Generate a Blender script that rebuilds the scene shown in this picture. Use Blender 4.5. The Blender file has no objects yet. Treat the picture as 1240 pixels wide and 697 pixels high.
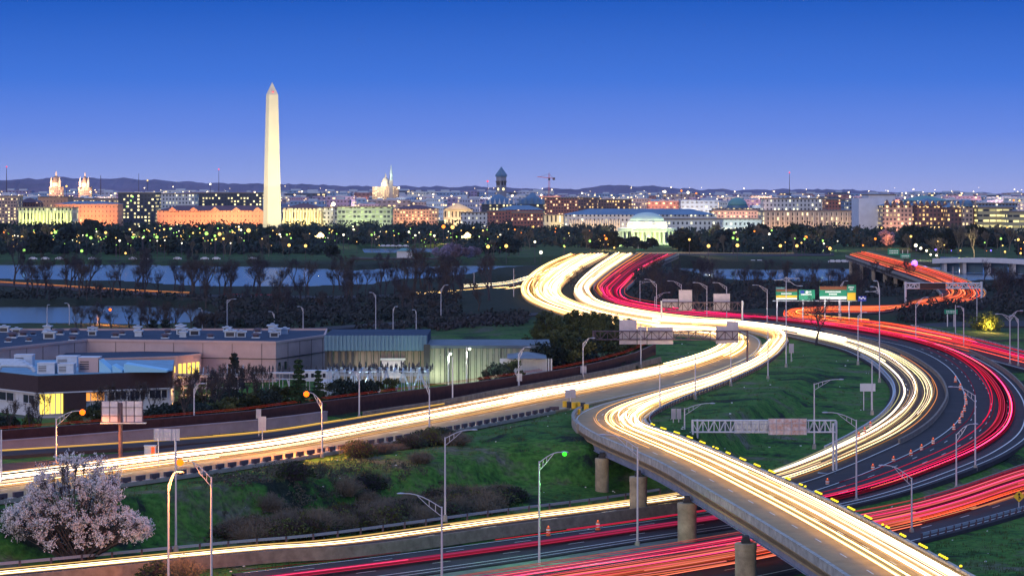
import bpy, bmesh, math, random
import numpy as np
from mathutils import Vector, Matrix, noise
from mathutils.kdtree import KDTree
R = math.radians
random.seed(7)
S = bpy.context.scene
COL = S.collection
# ------------------------------------------------------------------ camera
F, HOR, CH = 3300.0, 228.0, 45.0          # focal length in photo pixels, horizon row, eye height in metres
cd = bpy.data.cameras.new('camera'); cam = bpy.data.objects.new('camera', cd); COL.objects.link(cam)
cam.location = (0, 0, CH); cam.rotation_euler = (R(90), 0, 0)
cd.sensor_width = 36; cd.lens = F / 1240 * 36; cd.shift_y = -(348.5 - HOR) / 1240
cd.clip_start = 1; cd.clip_end = 60000
S.camera = cam
# ------------------------------------------------------------------ world, dusk
w = bpy.data.worlds.new('World'); S.world = w; w.use_nodes = True
nt = w.node_tree; nt.nodes.clear()
out = nt.nodes.new('ShaderNodeOutputWorld'); bg = nt.nodes.new('ShaderNodeBackground'); bg2 = nt.nodes.new('ShaderNodeBackground')
add = nt.nodes.new('ShaderNodeAddShader')
tc = nt.nodes.new('ShaderNodeTexCoord'); sx = nt.nodes.new('ShaderNodeSeparateXYZ'); mr = nt.nodes.new('ShaderNodeMapRange'); cr = nt.nodes.new('ShaderNodeValToRGB')
nt.links.new(tc.outputs['Generated'], sx.inputs[0]); nt.links.new(sx.outputs['Z'], mr.inputs['Value'])
mr.inputs['From Min'].default_value = 0.0; mr.inputs['From Max'].default_value = 0.4
nt.links.new(mr.outputs[0], cr.inputs[0])
stops = [(0.0, (.34, .40, .80)), (.006, (.265, .36, .81)), (.02, (.135, .255, .79)), (.04, (.045, .175, .71)), (.069, (.003, .095, .53)), (.13, (.01, .12, .52)), (.22, (.16, .33, .72)), (.4, (.34, .52, 1.05))]
el = cr.color_ramp.elements
while len(el) < len(stops): el.new(.5)
for e, (p, c) in zip(el, stops): e.position = p / .4; e.color = (*c, 1)
sky = nt.nodes.new('ShaderNodeTexSky'); sky.sky_type = 'NISHITA'; sky.sun_disc = False
sky.sun_elevation = R(4); sky.sun_rotation = R(205)
nt.links.new(cr.outputs[0], bg.inputs[0]); bg.inputs[1].default_value = 1.0
nt.links.new(sky.outputs[0], bg2.inputs[0]); bg2.inputs[1].default_value = 0.003
nt.links.new(bg.outputs[0], add.inputs[0]); nt.links.new(bg2.outputs[0], add.inputs[1]); nt.links.new(add.outputs[0], out.inputs[0])
sd = bpy.data.lights.new('afterglow', 'SUN'); sd.energy = 1.15; sd.angle = R(20); sd.color = (1, .80, .62)
so = bpy.data.objects.new('afterglow', sd); COL.objects.link(so)
so.rotation_euler = Vector((-math.sin(R(25)) * -1, math.cos(R(25)), -math.tan(R(8)))).to_track_quat('-Z', 'Y').to_euler()
vs = S.view_settings; vs.view_transform = 'Standard'; vs.look = 'None'; vs.gamma = 1; vs.use_curve_mapping = False; vs.exposure = 0.0
S.cycles.sample_clamp_indirect = 3; S.cycles.max_bounces = 4; S.cycles.diffuse_bounces = 2; S.cycles.glossy_bounces = 2
S.cycles.transmission_bounces = 2; S.cycles.use_denoising = True; S.cycles.caustics_reflective = False; S.cycles.caustics_refractive = False

# ------------------------------------------------------------------ helpers
def P(x, y, z=0.0):
    Y = F * (CH - z) / (y - HOR); return Vector(((x - 620) * Y / F, Y, z))
def XA(x, Y): return (x - 620) * Y / F
def ZA(y, Y): return CH - (y - HOR) * Y / F

class MB:
    def __init__(s): s.v = []; s.f = []; s.c = []
    def quad(s, a, b, c, d): n = len(s.v); s.v += [tuple(a), tuple(b), tuple(c), tuple(d)]; s.f.append((n, n+1, n+2, n+3))
    def tri(s, a, b, c): n = len(s.v); s.v += [tuple(a), tuple(b), tuple(c)]; s.f.append((n, n+1, n+2))
    def box(s, c, d, rz=0.0):
        n = len(s.v); cx, cy, cz = c; hx, hy, hz = d[0]/2, d[1]/2, d[2]/2; ca, sa = math.cos(rz), math.sin(rz)
        for z in (-hz, hz):
            for x, y in ((-hx, -hy), (hx, -hy), (hx, hy), (-hx, hy)): s.v.append((cx + x*ca - y*sa, cy + x*sa + y*ca, cz + z))
        s.f += [(n+3, n+2, n+1, n), (n+4, n+5, n+6, n+7)] + [(n+i, n+(i+1) % 4, n+4+(i+1) % 4, n+4+i) for i in range(4)]
        return s
    def tube(s, p, q, r1, r2=None, n=6, caps=True):
        p = Vector(p); q = Vector(q); r2 = r1 if r2 is None else r2; d = (q - p)
        if d.length < 1e-6: return s
        d.normalize(); a = d.orthogonal().normalized(); b = d.cross(a); k = len(s.v)
        for c, r in ((p, r1), (q, r2)):
            for i in range(n):
                t = 2*math.pi*i/n; s.v.append(tuple(c + a*(r*math.cos(t)) + b*(r*math.sin(t))))
        s.f += [(k+i, k+(i+1) % n, k+n+(i+1) % n, k+n+i) for i in range(n)]
        if caps: s.f += [tuple(k+n-1-i for i in range(n)), tuple(k+n+i for i in range(n))]
        return s
    def path(s, pts, r, n=6):
        for i in range(len(pts)-1):
            ra = r[i] if isinstance(r, (list, tuple)) else r; rb = r[i+1] if isinstance(r, (list, tuple)) else r
            s.tube(pts[i], pts[i+1], ra, rb, n)
        return s
    def prism(s, xy, z0, z1):
        k = len(s.v); n = len(xy)
        ar = sum(xy[i][0]*xy[(i+1) % n][1] - xy[(i+1) % n][0]*xy[i][1] for i in range(n))
        if ar < 0: xy = xy[::-1]
        for z in (z0, z1): s.v += [(p[0], p[1], z) for p in xy]
        s.f += [(k+i, k+(i+1) % n, k+n+(i+1) % n, k+n+i) for i in range(n)] + [tuple(k+n-1-i for i in range(n)), tuple(k+n+i for i in range(n))]
        return s
    def lathe(s, prof, c, n=24):
        k = len(s.v); m = len(prof)
        for r, z in prof:
            for i in range(n): t = 2*math.pi*i/n; s.v.append((c[0] + r*math.cos(t), c[1] + r*math.sin(t), c[2] + z))
        for j in range(m-1): s.f += [(k+j*n+i, k+j*n+(i+1) % n, k+(j+1)*n+(i+1) % n, k+(j+1)*n+i) for i in range(n)]
        s.f.append(tuple(k+(m-1)*n+i for i in range(n))); s.f.append(tuple(k+n-1-i for i in range(n)))
        return s
    def ball(s, c, r, n=8, sz=1.0):
        m = max(4, n//2); prof = [(max(.001, r*math.sin(math.pi*j/m)), -r*sz*math.cos(math.pi*j/m)) for j in range(m+1)]
        return s.lathe(prof, c, n)
    def hip(s, x0, x1, y0, y1, z0, z1, inset=None):
        i = min(x1-x0, y1-y0)/2*.98 if inset is None else inset; k = len(s.v); j = min(i, (y1-y0)/2*.98); i = min(i, (x1-x0)/2*.98)
        s.v += [(x0, y0, z0), (x1, y0, z0), (x1, y1, z0), (x0, y1, z0), (x0+i, y0+j, z1), (x1-i, y0+j, z1), (x1-i, y1-j, z1), (x0+i, y1-j, z1)]
        s.f += [(k+3, k+2, k+1, k), (k+4, k+5, k+6, k+7)] + [(k+a, k+(a+1) % 4, k+4+(a+1) % 4, k+4+a) for a in range(4)]
        return s
    def sweep(s, pts, w0, h, z=0.0, col=None):
        """a bar of width w0 and height h standing z above a line of points"""
        k = len(s.v); N = len(pts)
        for i, p in enumerate(pts):
            a = pts[max(0, i-1)]; b = pts[min(N-1, i+1)]; dx, dy = b[0]-a[0], b[1]-a[1]; L = math.hypot(dx, dy) or 1; nx, ny = -dy/L*w0/2, dx/L*w0/2
            s.v += [(p[0]-nx, p[1]-ny, p[2]+z), (p[0]+nx, p[1]+ny, p[2]+z), (p[0]+nx, p[1]+ny, p[2]+z+h), (p[0]-nx, p[1]-ny, p[2]+z+h)]
            if col: s.c += [col]*4
        for i in range(N-1):
            for j in range(4): s.f.append((k+i*4+j, k+i*4+(j+1) % 4, k+i*4+4+(j+1) % 4, k+i*4+4+j))
        s.f += [(k, k+3, k+2, k+1), (k+4*N-4, k+4*N-3, k+4*N-2, k+4*N-1)]
        return s
    def build(s, name, mat, parent=None, org=None, smooth=False, fix=False):
        o3 = Vector(parent.location) if parent is not None and org is None else Vector(org or (0, 0, 0))
        if parent is not None and parent.parent is not None and org is None: o3 = Vector(parent.parent.location) + Vector(parent.location)
        me = bpy.data.meshes.new(name); V = np.array(s.v, dtype=float) - np.array(o3)
        me.from_pydata(V.tolist(), [], s.f); me.materials.append(mat)
        if s.c:
            ca = me.color_attributes.new('Col', 'FLOAT_COLOR', 'POINT'); ca.data.foreach_set('color', np.array([(*c, 1) for c in s.c], dtype=np.float32).ravel())
        if fix:
            b = bmesh.new(); b.from_mesh(me); bmesh.ops.recalc_face_normals(b, faces=b.faces); b.to_mesh(me); b.free()
        if smooth: me.polygons.foreach_set('use_smooth', [True]*len(me.polygons))
        o = bpy.data.objects.new(name, me); COL.objects.link(o)
        if parent is not None: o.parent = parent
        else: o.location = o3
        return o
def tag(o, label=None, cat=None, group=None, kind=None):
    if label: o['label'] = label
    if cat: o['category'] = cat
    if group: o['group'] = group
    if kind: o['kind'] = kind
    return o
def thing(name, label, cat, loc=(0, 0, 0), group=None):
    o = bpy.data.objects.new(name, None); COL.objects.link(o); o.location = loc; o.empty_display_size = 1
    return tag(o, label, cat, group)
used = set()
def place(root, loc, label=None, group=None, rz=0.0, sc=1.0):
    if root.name not in used: used.add(root.name); r = root
    else:
        r = root.copy(); COL.objects.link(r)
        for ch in list(root.children):
            c = ch.copy(); COL.objects.link(c); c.parent = r
            for g in ch.children: d = g.copy(); COL.objects.link(d); d.parent = c
    r.location = loc; r.rotation_euler = (0, 0, rz); r.scale = (sc, sc, sc) if isinstance(sc, (int, float)) else sc
    if label: r['label'] = label
    if group: r['group'] = group
    return r

# ------------------------------------------------------------------ materials
def mat(name, col, rough=.7, metal=0.0, noise_s=None, amt=.35, col2=None, bump=0.0, spec=.4, detail=6, coord='Object'):
    m = bpy.data.materials.new(name); m.use_nodes = True; n = m.node_tree; b = n.nodes['Principled BSDF']
    b.inputs['Base Color'].default_value = (*col, 1); b.inputs['Roughness'].default_value = rough; b.inputs['Metallic'].default_value = metal
    b.inputs['Specular IOR Level'].default_value = spec if rough < .72 else min(spec, .12)
    if noise_s:
        t = n.nodes.new('ShaderNodeTexCoord'); z = n.nodes.new('ShaderNodeTexNoise'); z.inputs['Scale'].default_value = noise_s; z.inputs['Detail'].default_value = detail; z.inputs['Roughness'].default_value = .65
        r = n.nodes.new('ShaderNodeValToRGB'); r.color_ramp.elements[0].position = .32; r.color_ramp.elements[1].position = .7
        c2 = col2 or tuple(c*(1-amt) for c in col); r.color_ramp.elements[0].color = (*c2, 1); r.color_ramp.elements[1].color = (*col, 1)
        n.links.new(t.outputs[coord], z.inputs['Vector']); n.links.new(z.outputs['Fac'], r.inputs[0]); n.links.new(r.outputs[0], b.inputs['Base Color'])
        if bump:
            bp = n.nodes.new('ShaderNodeBump'); bp.inputs['Strength'].default_value = bump; n.links.new(z.outputs['Fac'], bp.inputs['Height']); n.links.new(bp.outputs[0], b.inputs['Normal'])
    return m
def emit(name, col, st, sample=True):
    m = bpy.data.materials.new(name); m.use_nodes = True; b = m.node_tree.nodes['Principled BSDF']
    b.inputs['Base Color'].default_value = (.01, .01, .01, 1); b.inputs['Roughness'].default_value = .9; b.inputs['Emission Color'].default_value = (*col, 1); b.inputs['Emission Strength'].default_value = st
    if not sample: m.cycles.emission_sampling = 'NONE'
    return m
def facade(name, wall, lit=.3, litcol=(1, .75, .35), st=1.6, gw=3.2, gh=3.6, ww=.5, wh=.5, glass=(.015, .02, .035), roof=(.10, .11, .14)):
    """wall with a grid of windows, some of them lit; the roof face plain"""
    m = bpy.data.materials.new(name); m.use_nodes = True; n = m.node_tree; L = n.links.new; b = n.nodes['Principled BSDF']
    N = lambda t: n.nodes.new(t)
    def M(op, a, b_=None, c_=None):
        k = N('ShaderNodeMath'); k.operation = op
        for i, v in enumerate((a, b_, c_)):
            if v is None: continue
            if isinstance(v, (int, float)): k.inputs[i].default_value = v
            else: L(v, k.inputs[i])
        return k.outputs[0]
    t = N('ShaderNodeTexCoord'); s_ = N('ShaderNodeSeparateXYZ'); L(t.outputs['Object'], s_.inputs[0])
    oi = N('ShaderNodeObjectInfo')
    u = M('ADD', M('ADD', s_.outputs[0], M('MULTIPLY', s_.outputs[1], 1.0)), 500); v = s_.outputs[2]
    us = M('DIVIDE', u, gw); vs_ = M('DIVIDE', v, gh)
    fu = M('FRACT', us); fv = M('FRACT', vs_)
    win = M('MULTIPLY', M('LESS_THAN', M('ABSOLUTE', M('SUBTRACT', fu, .5)), ww/2), M('LESS_THAN', M('ABSOLUTE', M('SUBTRACT', fv, .5)), wh/2))
    g = N('ShaderNodeNewGeometry'); gs = N('ShaderNodeSeparateXYZ'); L(g.outputs['Normal'], gs.inputs[0])
    side = M('LESS_THAN', gs.outputs[2], .5); win = M('MULTIPLY', win, side)
    cv = N('ShaderNodeCombineXYZ'); L(M('FLOOR', us), cv.inputs[0]); L(M('FLOOR', vs_), cv.inputs[1]); L(M('MULTIPLY', oi.outputs['Random'], 91.0), cv.inputs[2])
    wn = N('ShaderNodeTexWhiteNoise'); L(cv.outputs[0], wn.inputs['Vector'])
    on = M('MULTIPLY', M('LESS_THAN', wn.outputs['Value'], lit), win)
    var = N('ShaderNodeSeparateColor'); L(wn.outputs['Color'], var.inputs[0])
    st_ = M('MULTIPLY', on, M('MULTIPLY_ADD', var.outputs[1], st*1.3, st*.35))
    nz = N('ShaderNodeTexNoise'); nz.inputs['Scale'].default_value = .15; L(t.outputs['Object'], nz.inputs['Vector'])
    wv = N('ShaderNodeMix'); wv.data_type = 'RGBA'; wv.inputs[6].default_value = (*[c*.72 for c in wall], 1); wv.inputs[7].default_value = (*[min(1, c*1.15) for c in wall], 1); L(nz.outputs['Fac'], wv.inputs[0])
    a = N('ShaderNodeMix'); a.data_type = 'RGBA'; a.inputs[7].default_value = (*glass, 1); L(wv.outputs[2], a.inputs[6]); L(win, a.inputs[0])
    c = N('ShaderNodeMix'); c.data_type = 'RGBA'; c.inputs[6].default_value = (*roof, 1); L(a.outputs[2], c.inputs[7]); L(side, c.inputs[0])
    L(c.outputs[2], b.inputs['Base Color']); b.inputs['Roughness'].default_value = .7
    b.inputs['Emission Color'].default_value = (*litcol, 1); L(st_, b.inputs['Emission Strength'])
    m.cycles.emission_sampling = 'NONE'
    return m
M = {}
M['asphalt'] = mat('asphalt', (.046, .042, .050), .85, noise_s=.25, amt=.35, bump=.1, spec=.12)
M['concrete'] = mat('concrete', (.34, .30, .26), .85, noise_s=.5, amt=.3, bump=.15)
M['palecon'] = mat('pale_parapet_concrete', (.50, .46, .41), .85, noise_s=.9, amt=.5, bump=.15)
M['oldconc'] = mat('weathered_concrete', (.26, .21, .18), .85, noise_s=.8, amt=.45)
M['concroad'] = mat('headlit_concrete_road', (.42, .285, .155), .8, noise_s=.35, amt=.3, bump=.1)  # concrete colour pushed to warm tan, standing in for headlight glow
M['paint'] = mat('road_paint', (.75, .75, .72), .6, noise_s=2.0, amt=.4)
M['steel'] = mat('galvanised_steel', (.42, .42, .47), .45, .6)
M['pole'] = mat('pole_metal', (.50, .47, .52), .45, .3)
M['rust'] = mat('weathered_rail', (.12, .08, .10), .7, .3, noise_s=1.0)
M['girder'] = mat('blue_grey_paint', (.26, .29, .40), .55, noise_s=.6, amt=.35)
M['darkmetal'] = mat('dark_metal', (.04, .04, .05), .5, .5)
M['signback'] = mat('sign_back', (.50, .44, .52), .5, .2, noise_s=.6, amt=.25)
M['signgreen'] = mat('sign_green', (.01, .22, .12), .5)
M['signwhite'] = mat('sign_white', (.75, .75, .72), .5)
M['signbrown'] = mat('sign_brown', (.20, .07, .03), .5)
M['signyellow'] = mat('sign_yellow', (.75, .42, .02), .5)
M['signblue'] = mat('sign_blue', (.02, .05, .35), .5)
M['black'] = mat('black_paint', (.01, .01, .01), .5)
M['bark'] = mat('bark', (.075, .058, .055), .9, noise_s=3)
M['barkcold'] = mat('grey_twigs', (.045, .040, .050), .9)
M['barktan'] = mat('tan_twigs', (.14, .12, .095), .9)
M['leaf'] = mat('evergreen_leaf', (.035, .060, .020), .8, noise_s=.5, col2=(.016, .032, .014))
M['leafolive'] = mat('olive_leaf', (.085, .088, .032), .85, noise_s=.4, col2=(.030, .038, .016))
M['leafdark'] = mat('dark_leaf', (.034, .048, .034), .85, noise_s=.05, col2=(.014, .022, .024))
M['leafgold'] = mat('spring_leaf', (.11, .12, .03), .8, noise_s=.6, col2=(.05, .07, .02))
M['blossom'] = mat('blossom', (.86, .80, .77), .8, noise_s=.6, col2=(.58, .48, .48))
M['pink'] = mat('pink_blossom', (.20, .15, .21), .8)
M['orangebarrel'] = mat('barrel_orange', (.75, .13, .03), .5)
M['hvac'] = mat('hvac_white', (.45, .52, .62), .5, .1, noise_s=1.0, amt=.25)
M['purplewall'] = mat('lavender_panel', (.50, .36, .35), .8, noise_s=.25, amt=.18)
M['darkroof'] = mat('dark_roof', (.035, .055, .10), .8, noise_s=.2, amt=.4)
M['brushfar'] = mat('dark_scrub', (.050, .042, .045), .95, noise_s=.04, col2=(.018, .026, .022))
M['brush'] = mat('winter_brush', (.10, .085, .065), .95, noise_s=.06, col2=(.032, .045, .026))
M['brownband'] = mat('brown_fascia', (.050, .022, .022), .7, noise_s=1.5, amt=.3)
M['white'] = mat('white_paint', (.55, .54, .58), .6, noise_s=.8, amt=.15)
M['glass'] = mat('dark_glass', (.02, .02, .03), .15, spec=.6)
M['warmwin'] = emit('lit_window_yellow', (1, .72, .12), 1.7)
M['orangewin'] = emit('lit_window_orange', (1, .38, .07), 1.2)
M['corr'] = mat('corrugated_metal', (.30, .29, .27), .6, .1, noise_s=.12, amt=.3)
M['blueroof'] = mat('blue_fascia', (.10, .20, .32), .5, .2, noise_s=.3, amt=.3)
M['rail_fence'] = mat('brown_fence', (.075, .028, .028), .8, noise_s=.8, amt=.4)
M['copper'] = mat('green_copper', (.10, .24, .24), .6)
M['slate'] = mat('blue_slate', (.10, .20, .33), .6, noise_s=.05)
M['maroon'] = mat('maroon_tile', (.085, .035, .06), .7)
M['stone'] = mat('pale_stone', (.62, .56, .46), .8, noise_s=.15, amt=.15)
M['marble'] = mat('marble', (.66, .64, .58), .6, noise_s=.2, amt=.12)
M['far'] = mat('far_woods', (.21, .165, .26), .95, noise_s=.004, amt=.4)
for k, c, s_ in (('L_warm', (1, .60, .14), 2.6), ('L_white', (1, .90, .62), 3.2), ('L_green', (.45, 1, .16), 2.0), ('L_orange', (1, .26, .025), 2.6), ('L_red', (1, .03, .05), 2.5), ('L_blue', (.22, .15, 1), 3), ('L_violet', (.42, .14, 1), 2.6)):
    M[k] = emit(k, c, s_)
M['sodium'] = emit('sodium_lamp', (1, .13, .0), 3.4)
M['greenlamp'] = emit('mercury_green_lamp', (.05, 1, .03), 1.6)
M['palelamp'] = emit('pale_lamp', (.85, 1, .6), 4)
M['warnlamp'] = emit('barrier_warning_lamp', (1, .75, .02), 1.6)
M['farlight'] = emit('distant_light', (1, .75, .4), 9, False)
# trails read their colour, which is also their brightness, from the mesh
m = bpy.data.materials.new('headlight_and_taillight_glow'); m.use_nodes = True; b = m.node_tree.nodes['Principled BSDF']
at = m.node_tree.nodes.new('ShaderNodeAttribute'); at.attribute_name = 'Col'
m.node_tree.links.new(at.outputs['Color'], b.inputs['Emission Color']); b.inputs['Emission Strength'].default_value = 1; b.inputs['Base Color'].default_value = (0, 0, 0, 1); b.inputs['Specular IOR Level'].default_value = 0
M['trail'] = m
# water
m = bpy.data.materials.new('river_water'); m.use_nodes = True; b = m.node_tree.nodes['Principled BSDF']
b.inputs['Base Color'].default_value = (.07, .09, .12, 1); b.inputs['Roughness'].default_value = .25
tcn = m.node_tree.nodes.new('ShaderNodeTexCoord'); nz = m.node_tree.nodes.new('ShaderNodeTexNoise'); nz.inputs['Scale'].default_value = .25; nz.inputs['Detail'].default_value = 4
bp = m.node_tree.nodes.new('ShaderNodeBump'); bp.inputs['Strength'].default_value = .35; bp.inputs['Distance'].default_value = .25
m.node_tree.links.new(tcn.outputs['Object'], nz.inputs['Vector']); m.node_tree.links.new(nz.outputs['Fac'], bp.inputs['Height']); m.node_tree.links.new(bp.outputs[0], b.inputs['Normal'])
M['water'] = m
# ground: grass, soil and worn patches
m = bpy.data.materials.new('grass_ground'); m.use_nodes = True; n = m.node_tree; b = n.nodes['Principled BSDF']; L = n.links.new
t = n.nodes.new('ShaderNodeTexCoord'); z1 = n.nodes.new('ShaderNodeTexNoise'); z1.inputs['Scale'].default_value = .07; z1.inputs['Detail'].default_value = 8; z1.inputs['Roughness'].default_value = .7
z2 = n.nodes.new('ShaderNodeTexNoise'); z2.inputs['Scale'].default_value = 1.3; z2.inputs['Detail'].default_value = 5
L(t.outputs['Object'], z1.inputs['Vector']); L(t.outputs['Object'], z2.inputs['Vector'])
r1 = n.nodes.new('ShaderNodeValToRGB'); e = r1.color_ramp.elements; e[0].position = .40; e[0].color = (.014, .022, .018, 1); e[1].position = .63; e[1].color = (.12, .115, .095, 1)
k = e.new(.45); k.color = (.032, .100, .020, 1); k = e.new(.52); k.color = (.058, .145, .026, 1); k = e.new(.58); k.color = (.075, .105, .045, 1)
mx = n.nodes.new('ShaderNodeMix'); mx.data_type = 'RGBA'; mx.blend_type = 'MULTIPLY'; mx.inputs[0].default_value = .8
r2 = n.nodes.new('ShaderNodeValToRGB'); r2.color_ramp.elements[0].position = .3; r2.color_ramp.elements[0].color = (.35, .4, .4, 1); r2.color_ramp.elements[1].position = .65; r2.color_ramp.elements[1].color = (1.3, 1.3, 1.1, 1)
sxy = n.nodes.new('ShaderNodeSeparateXYZ'); L(t.outputs['Object'], sxy.inputs[0]); mrg = n.nodes.new('ShaderNodeMapRange'); mrg.inputs['From Min'].default_value = 690; mrg.inputs['From Max'].default_value = 860; L(sxy.outputs['Y'], mrg.inputs['Value'])
far_ = n.nodes.new('ShaderNodeMix'); far_.data_type = 'RGBA'; far_.inputs[7].default_value = (.022, .026, .018, 1); mrh = n.nodes.new('ShaderNodeMapRange'); mrh.inputs['From Min'].default_value = 1640; mrh.inputs['From Max'].default_value = 1560; mrh.inputs['To Min'].default_value = .5; L(sxy.outputs['Y'], mrh.inputs['Value']); mul_ = n.nodes.new('ShaderNodeMath'); mul_.operation = 'MULTIPLY'; L(mrg.outputs[0], mul_.inputs[0]); L(mrh.outputs[0], mul_.inputs[1]); L(mul_.outputs[0], far_.inputs[0]); L(r1.outputs[0], far_.inputs[6])
L(z1.outputs['Fac'], r1.inputs[0]); L(z2.outputs['Fac'], r2.inputs[0]); L(far_.outputs[2], mx.inputs[6]); L(r2.outputs[0], mx.inputs[7]); L(mx.outputs[2], b.inputs['Base Color']); b.inputs['Roughness'].default_value = .95; b.inputs['Specular IOR Level'].default_value = .1
bp = n.nodes.new('ShaderNodeBump'); bp.inputs['Strength'].default_value = .7; bp.inputs['Distance'].default_value = .3; L(z2.outputs['Fac'], bp.inputs['Height']); L(bp.outputs[0], b.inputs['Normal'])
M['grass'] = m
# ================================================================== ROADS
def spline(pts, N):
    """Catmull-Rom through points, N samples evenly along the control index"""
    pts = [Vector(p) for p in pts]; n = len(pts); outp = []
    for i in range(N):
        t = i/(N-1)*(n-1); k = min(int(t), n-2); u = t-k
        p1, p2 = pts[k], pts[k+1]; p0 = pts[k-1] if k > 0 else p1*2-p2; p3 = pts[k+2] if k+2 < n else p2*2-p1
        outp.append(.5*((2*p1) + (p2-p0)*u + (2*p0-5*p1+4*p2-p3)*u*u + (3*p1-p0-3*p2+p3)*u*u*u))
    return outp
ROADS = {}
def road(name, a, b, z, lift=0.0, N=160, terr=(0, 1), matn='asphalt'):
    n = len(a)
    if not isinstance(z, (list, tuple)): z = [z]*n
    z = list(z) + [z[-1]]*(n-len(z))
    A = spline([P(p[0], p[1], zz) for p, zz in zip(a, z)], N); B = spline([P(p[0], p[1], zz) for p, zz in zip(b, z)], N)
    ROADS[name] = dict(A=A, B=B, terr=terr, N=N)
    m_ = MB()
    U = 6
    for i in range(N):
        for j in range(U+1): q = A[i].lerp(B[i], j/U); m_.v.append((q.x, q.y, q.z+.03+lift))
    for i in range(N-1):
        for j in range(U): k = i*(U+1)+j; m_.f.append((k, k+1, k+U+2, k+U+1))
    for E in (A, B):                       # the pavement's edge, going down into the ground
        k = len(m_.v)
        for q in E: m_.v += [(q.x, q.y, q.z+.03+lift), (q.x, q.y, q.z-.75)]
        for i in range(N-1): m_.f.append((k+2*i, k+2*i+1, k+2*i+3, k+2*i+2))
    o = m_.build(name, M[matn], fix=False); tag(o, kind='structure')
    return o
def line_at(rn, u, t0=0, t1=1, z=0.0):
    r = ROADS[rn]; N = r['N']; i0 = int(t0*(N-1)); i1 = int(t1*(N-1))
    out_ = []
    for i in range(i0, i1+1):
        q = r['A'][i].lerp(r['B'][i], u); out_.append((q.x, q.y, q.z+z))
    return out_
main_a = [(790,404),(845,407),(866,412),(868,419),(848,430),(795,445),(700,464),(620,478),(465,510),(310,540),(150,559),(0,577),(-70,585)]
main_b = [(790,392),(870,396),(912,406),(922,418),(905,434),(850,457),(760,479),(690,494),(530,525),(385,550),(220,576),(60,598),(-20,609)]
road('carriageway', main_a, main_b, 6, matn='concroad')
ramp_a = [(790,397),(870,398),(925,407),(922,419),(905,435),(850,457),(770,478),(722,491),(697,503),(697,517),(722,534),(795,567),(870,611),(930,648),(1010,700),(1100,765)]
ramp_b = [(790,388),(900,393),(950,405),(948,421),(925,441),(880,463),(822,485),(790,501),(782,512),(793,523),(833,537),(890,561),(960,592),(1030,626),(1120,674),(1230,735)]
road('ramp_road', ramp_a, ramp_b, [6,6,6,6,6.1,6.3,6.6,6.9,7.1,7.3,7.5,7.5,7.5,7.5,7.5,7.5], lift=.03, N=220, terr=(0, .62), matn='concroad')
w2a = [(790,388),(900,390),(1000,402),(1080,422),(1130,448),(1150,475),(1142,500),(1115,525),(1060,552),(990,580),(930,596),(850,612),(740,627),(620,643),(440,668),(310,677),(100,698),(-40,712)]
w2b = [(790,393),(900,398),(1000,418),(1042,434),(1068,455),(1078,475),(1065,500),(1030,525),(980,550),(930,571),(880,584),(820,595),(720,610),(600,625),(400,652),(290,662),(80,682),(-50,694)]
zz2 = [6,6,6,5.8,5.2,4.5,3.6,2.6,1.8,1.2,.8,.6,.5,.5,.5,.5,.5,.5]
road('loop_road', w2a, w2b, zz2, lift=-.02, N=220)
r1a = [(880,380),(960,387),(1060,398),(1150,418),(1212,445),(1250,480),(1255,518),(1222,548),(1150,578),(1080,600),(1010,616),(900,637),(780,655),(640,677),(500,697),(340,718)]
r1b = [(880,386),(960,394),(1060,412),(1110,425),(1145,445),(1163,475),(1158,505),(1122,535),(1060,565),(1000,588),(950,602),(870,617),(750,635),(620,652),(450,674),(280,694)]
road('outer_loop_road', r1a, r1b, [6,6,6,5.6,5,4.4,3.6,2.8,2.1,1.4,.9,.6,.5,.5,.5,.5], lift=-.04, N=220)
r2a = [(1480,478),(1320,545),(1240,566),(1150,597),(1080,616),(960,638),(880,654),(760,674),(640,692),(520,710)]
r2b = [(1480,545),(1320,598),(1240,621),(1180,638),(1105,657),(1020,678),(930,698),(850,712),(760,726),(640,745)]
road('frontage_road', r2a, r2b, [2,1.2,1,.8,.6,.5,.5,.5,.5,.5], lift=.0, N=180)
r3a = [(1050,306),(1100,319),(1145,332),(1185,348),(1192,362),(1150,371),(1080,373),(1000,374),(955,378),(952,386),(985,392),(1060,405),(1150,424),(1240,448),(1320,470),(1480,522)]
r3b = [(1024,311),(1070,327),(1110,341),(1135,353),(1135,361),(1105,367),(1070,378),(1000,380),(972,381.5),(972,384),(1000,386.5),(1080,393),(1160,408),(1240,428),(1320,450),(1480,500)]
road('bridge_road', r3a, r3b, [9,9,8.5,7.5,6.5,6,6,6,6,6,6,6,5.6,5,4.6,4.2], N=257, terr=(.225, 1))
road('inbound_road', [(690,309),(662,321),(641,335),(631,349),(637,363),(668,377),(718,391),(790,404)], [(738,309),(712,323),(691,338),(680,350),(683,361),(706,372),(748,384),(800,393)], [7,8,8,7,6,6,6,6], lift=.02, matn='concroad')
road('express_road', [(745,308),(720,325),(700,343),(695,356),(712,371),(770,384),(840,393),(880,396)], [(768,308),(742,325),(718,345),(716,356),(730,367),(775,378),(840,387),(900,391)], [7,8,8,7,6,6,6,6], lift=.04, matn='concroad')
road('outbound_road', [(770,309),(747,325),(722,345),(721,355),(735,366),(778,377),(840,384.5),(900,388)], [(822,309),(787,325),(766,345),(757,355),(764,364),(805,372),(870,379.5),(940,385)], [8,8,8,7,6,6,6,6], lift=.01, terr=(.35, 1))
road('riverside_road', [(-30,340.5),(100,349),(190,354.5),(280,357),(400,358),(480,356),(560,352),(640,344)], [(-30,343.5),(100,352),(190,357.5),(280,360),(400,361),(480,359),(560,355),(640,347)], [2.6]*7+[5], N=100)
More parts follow.
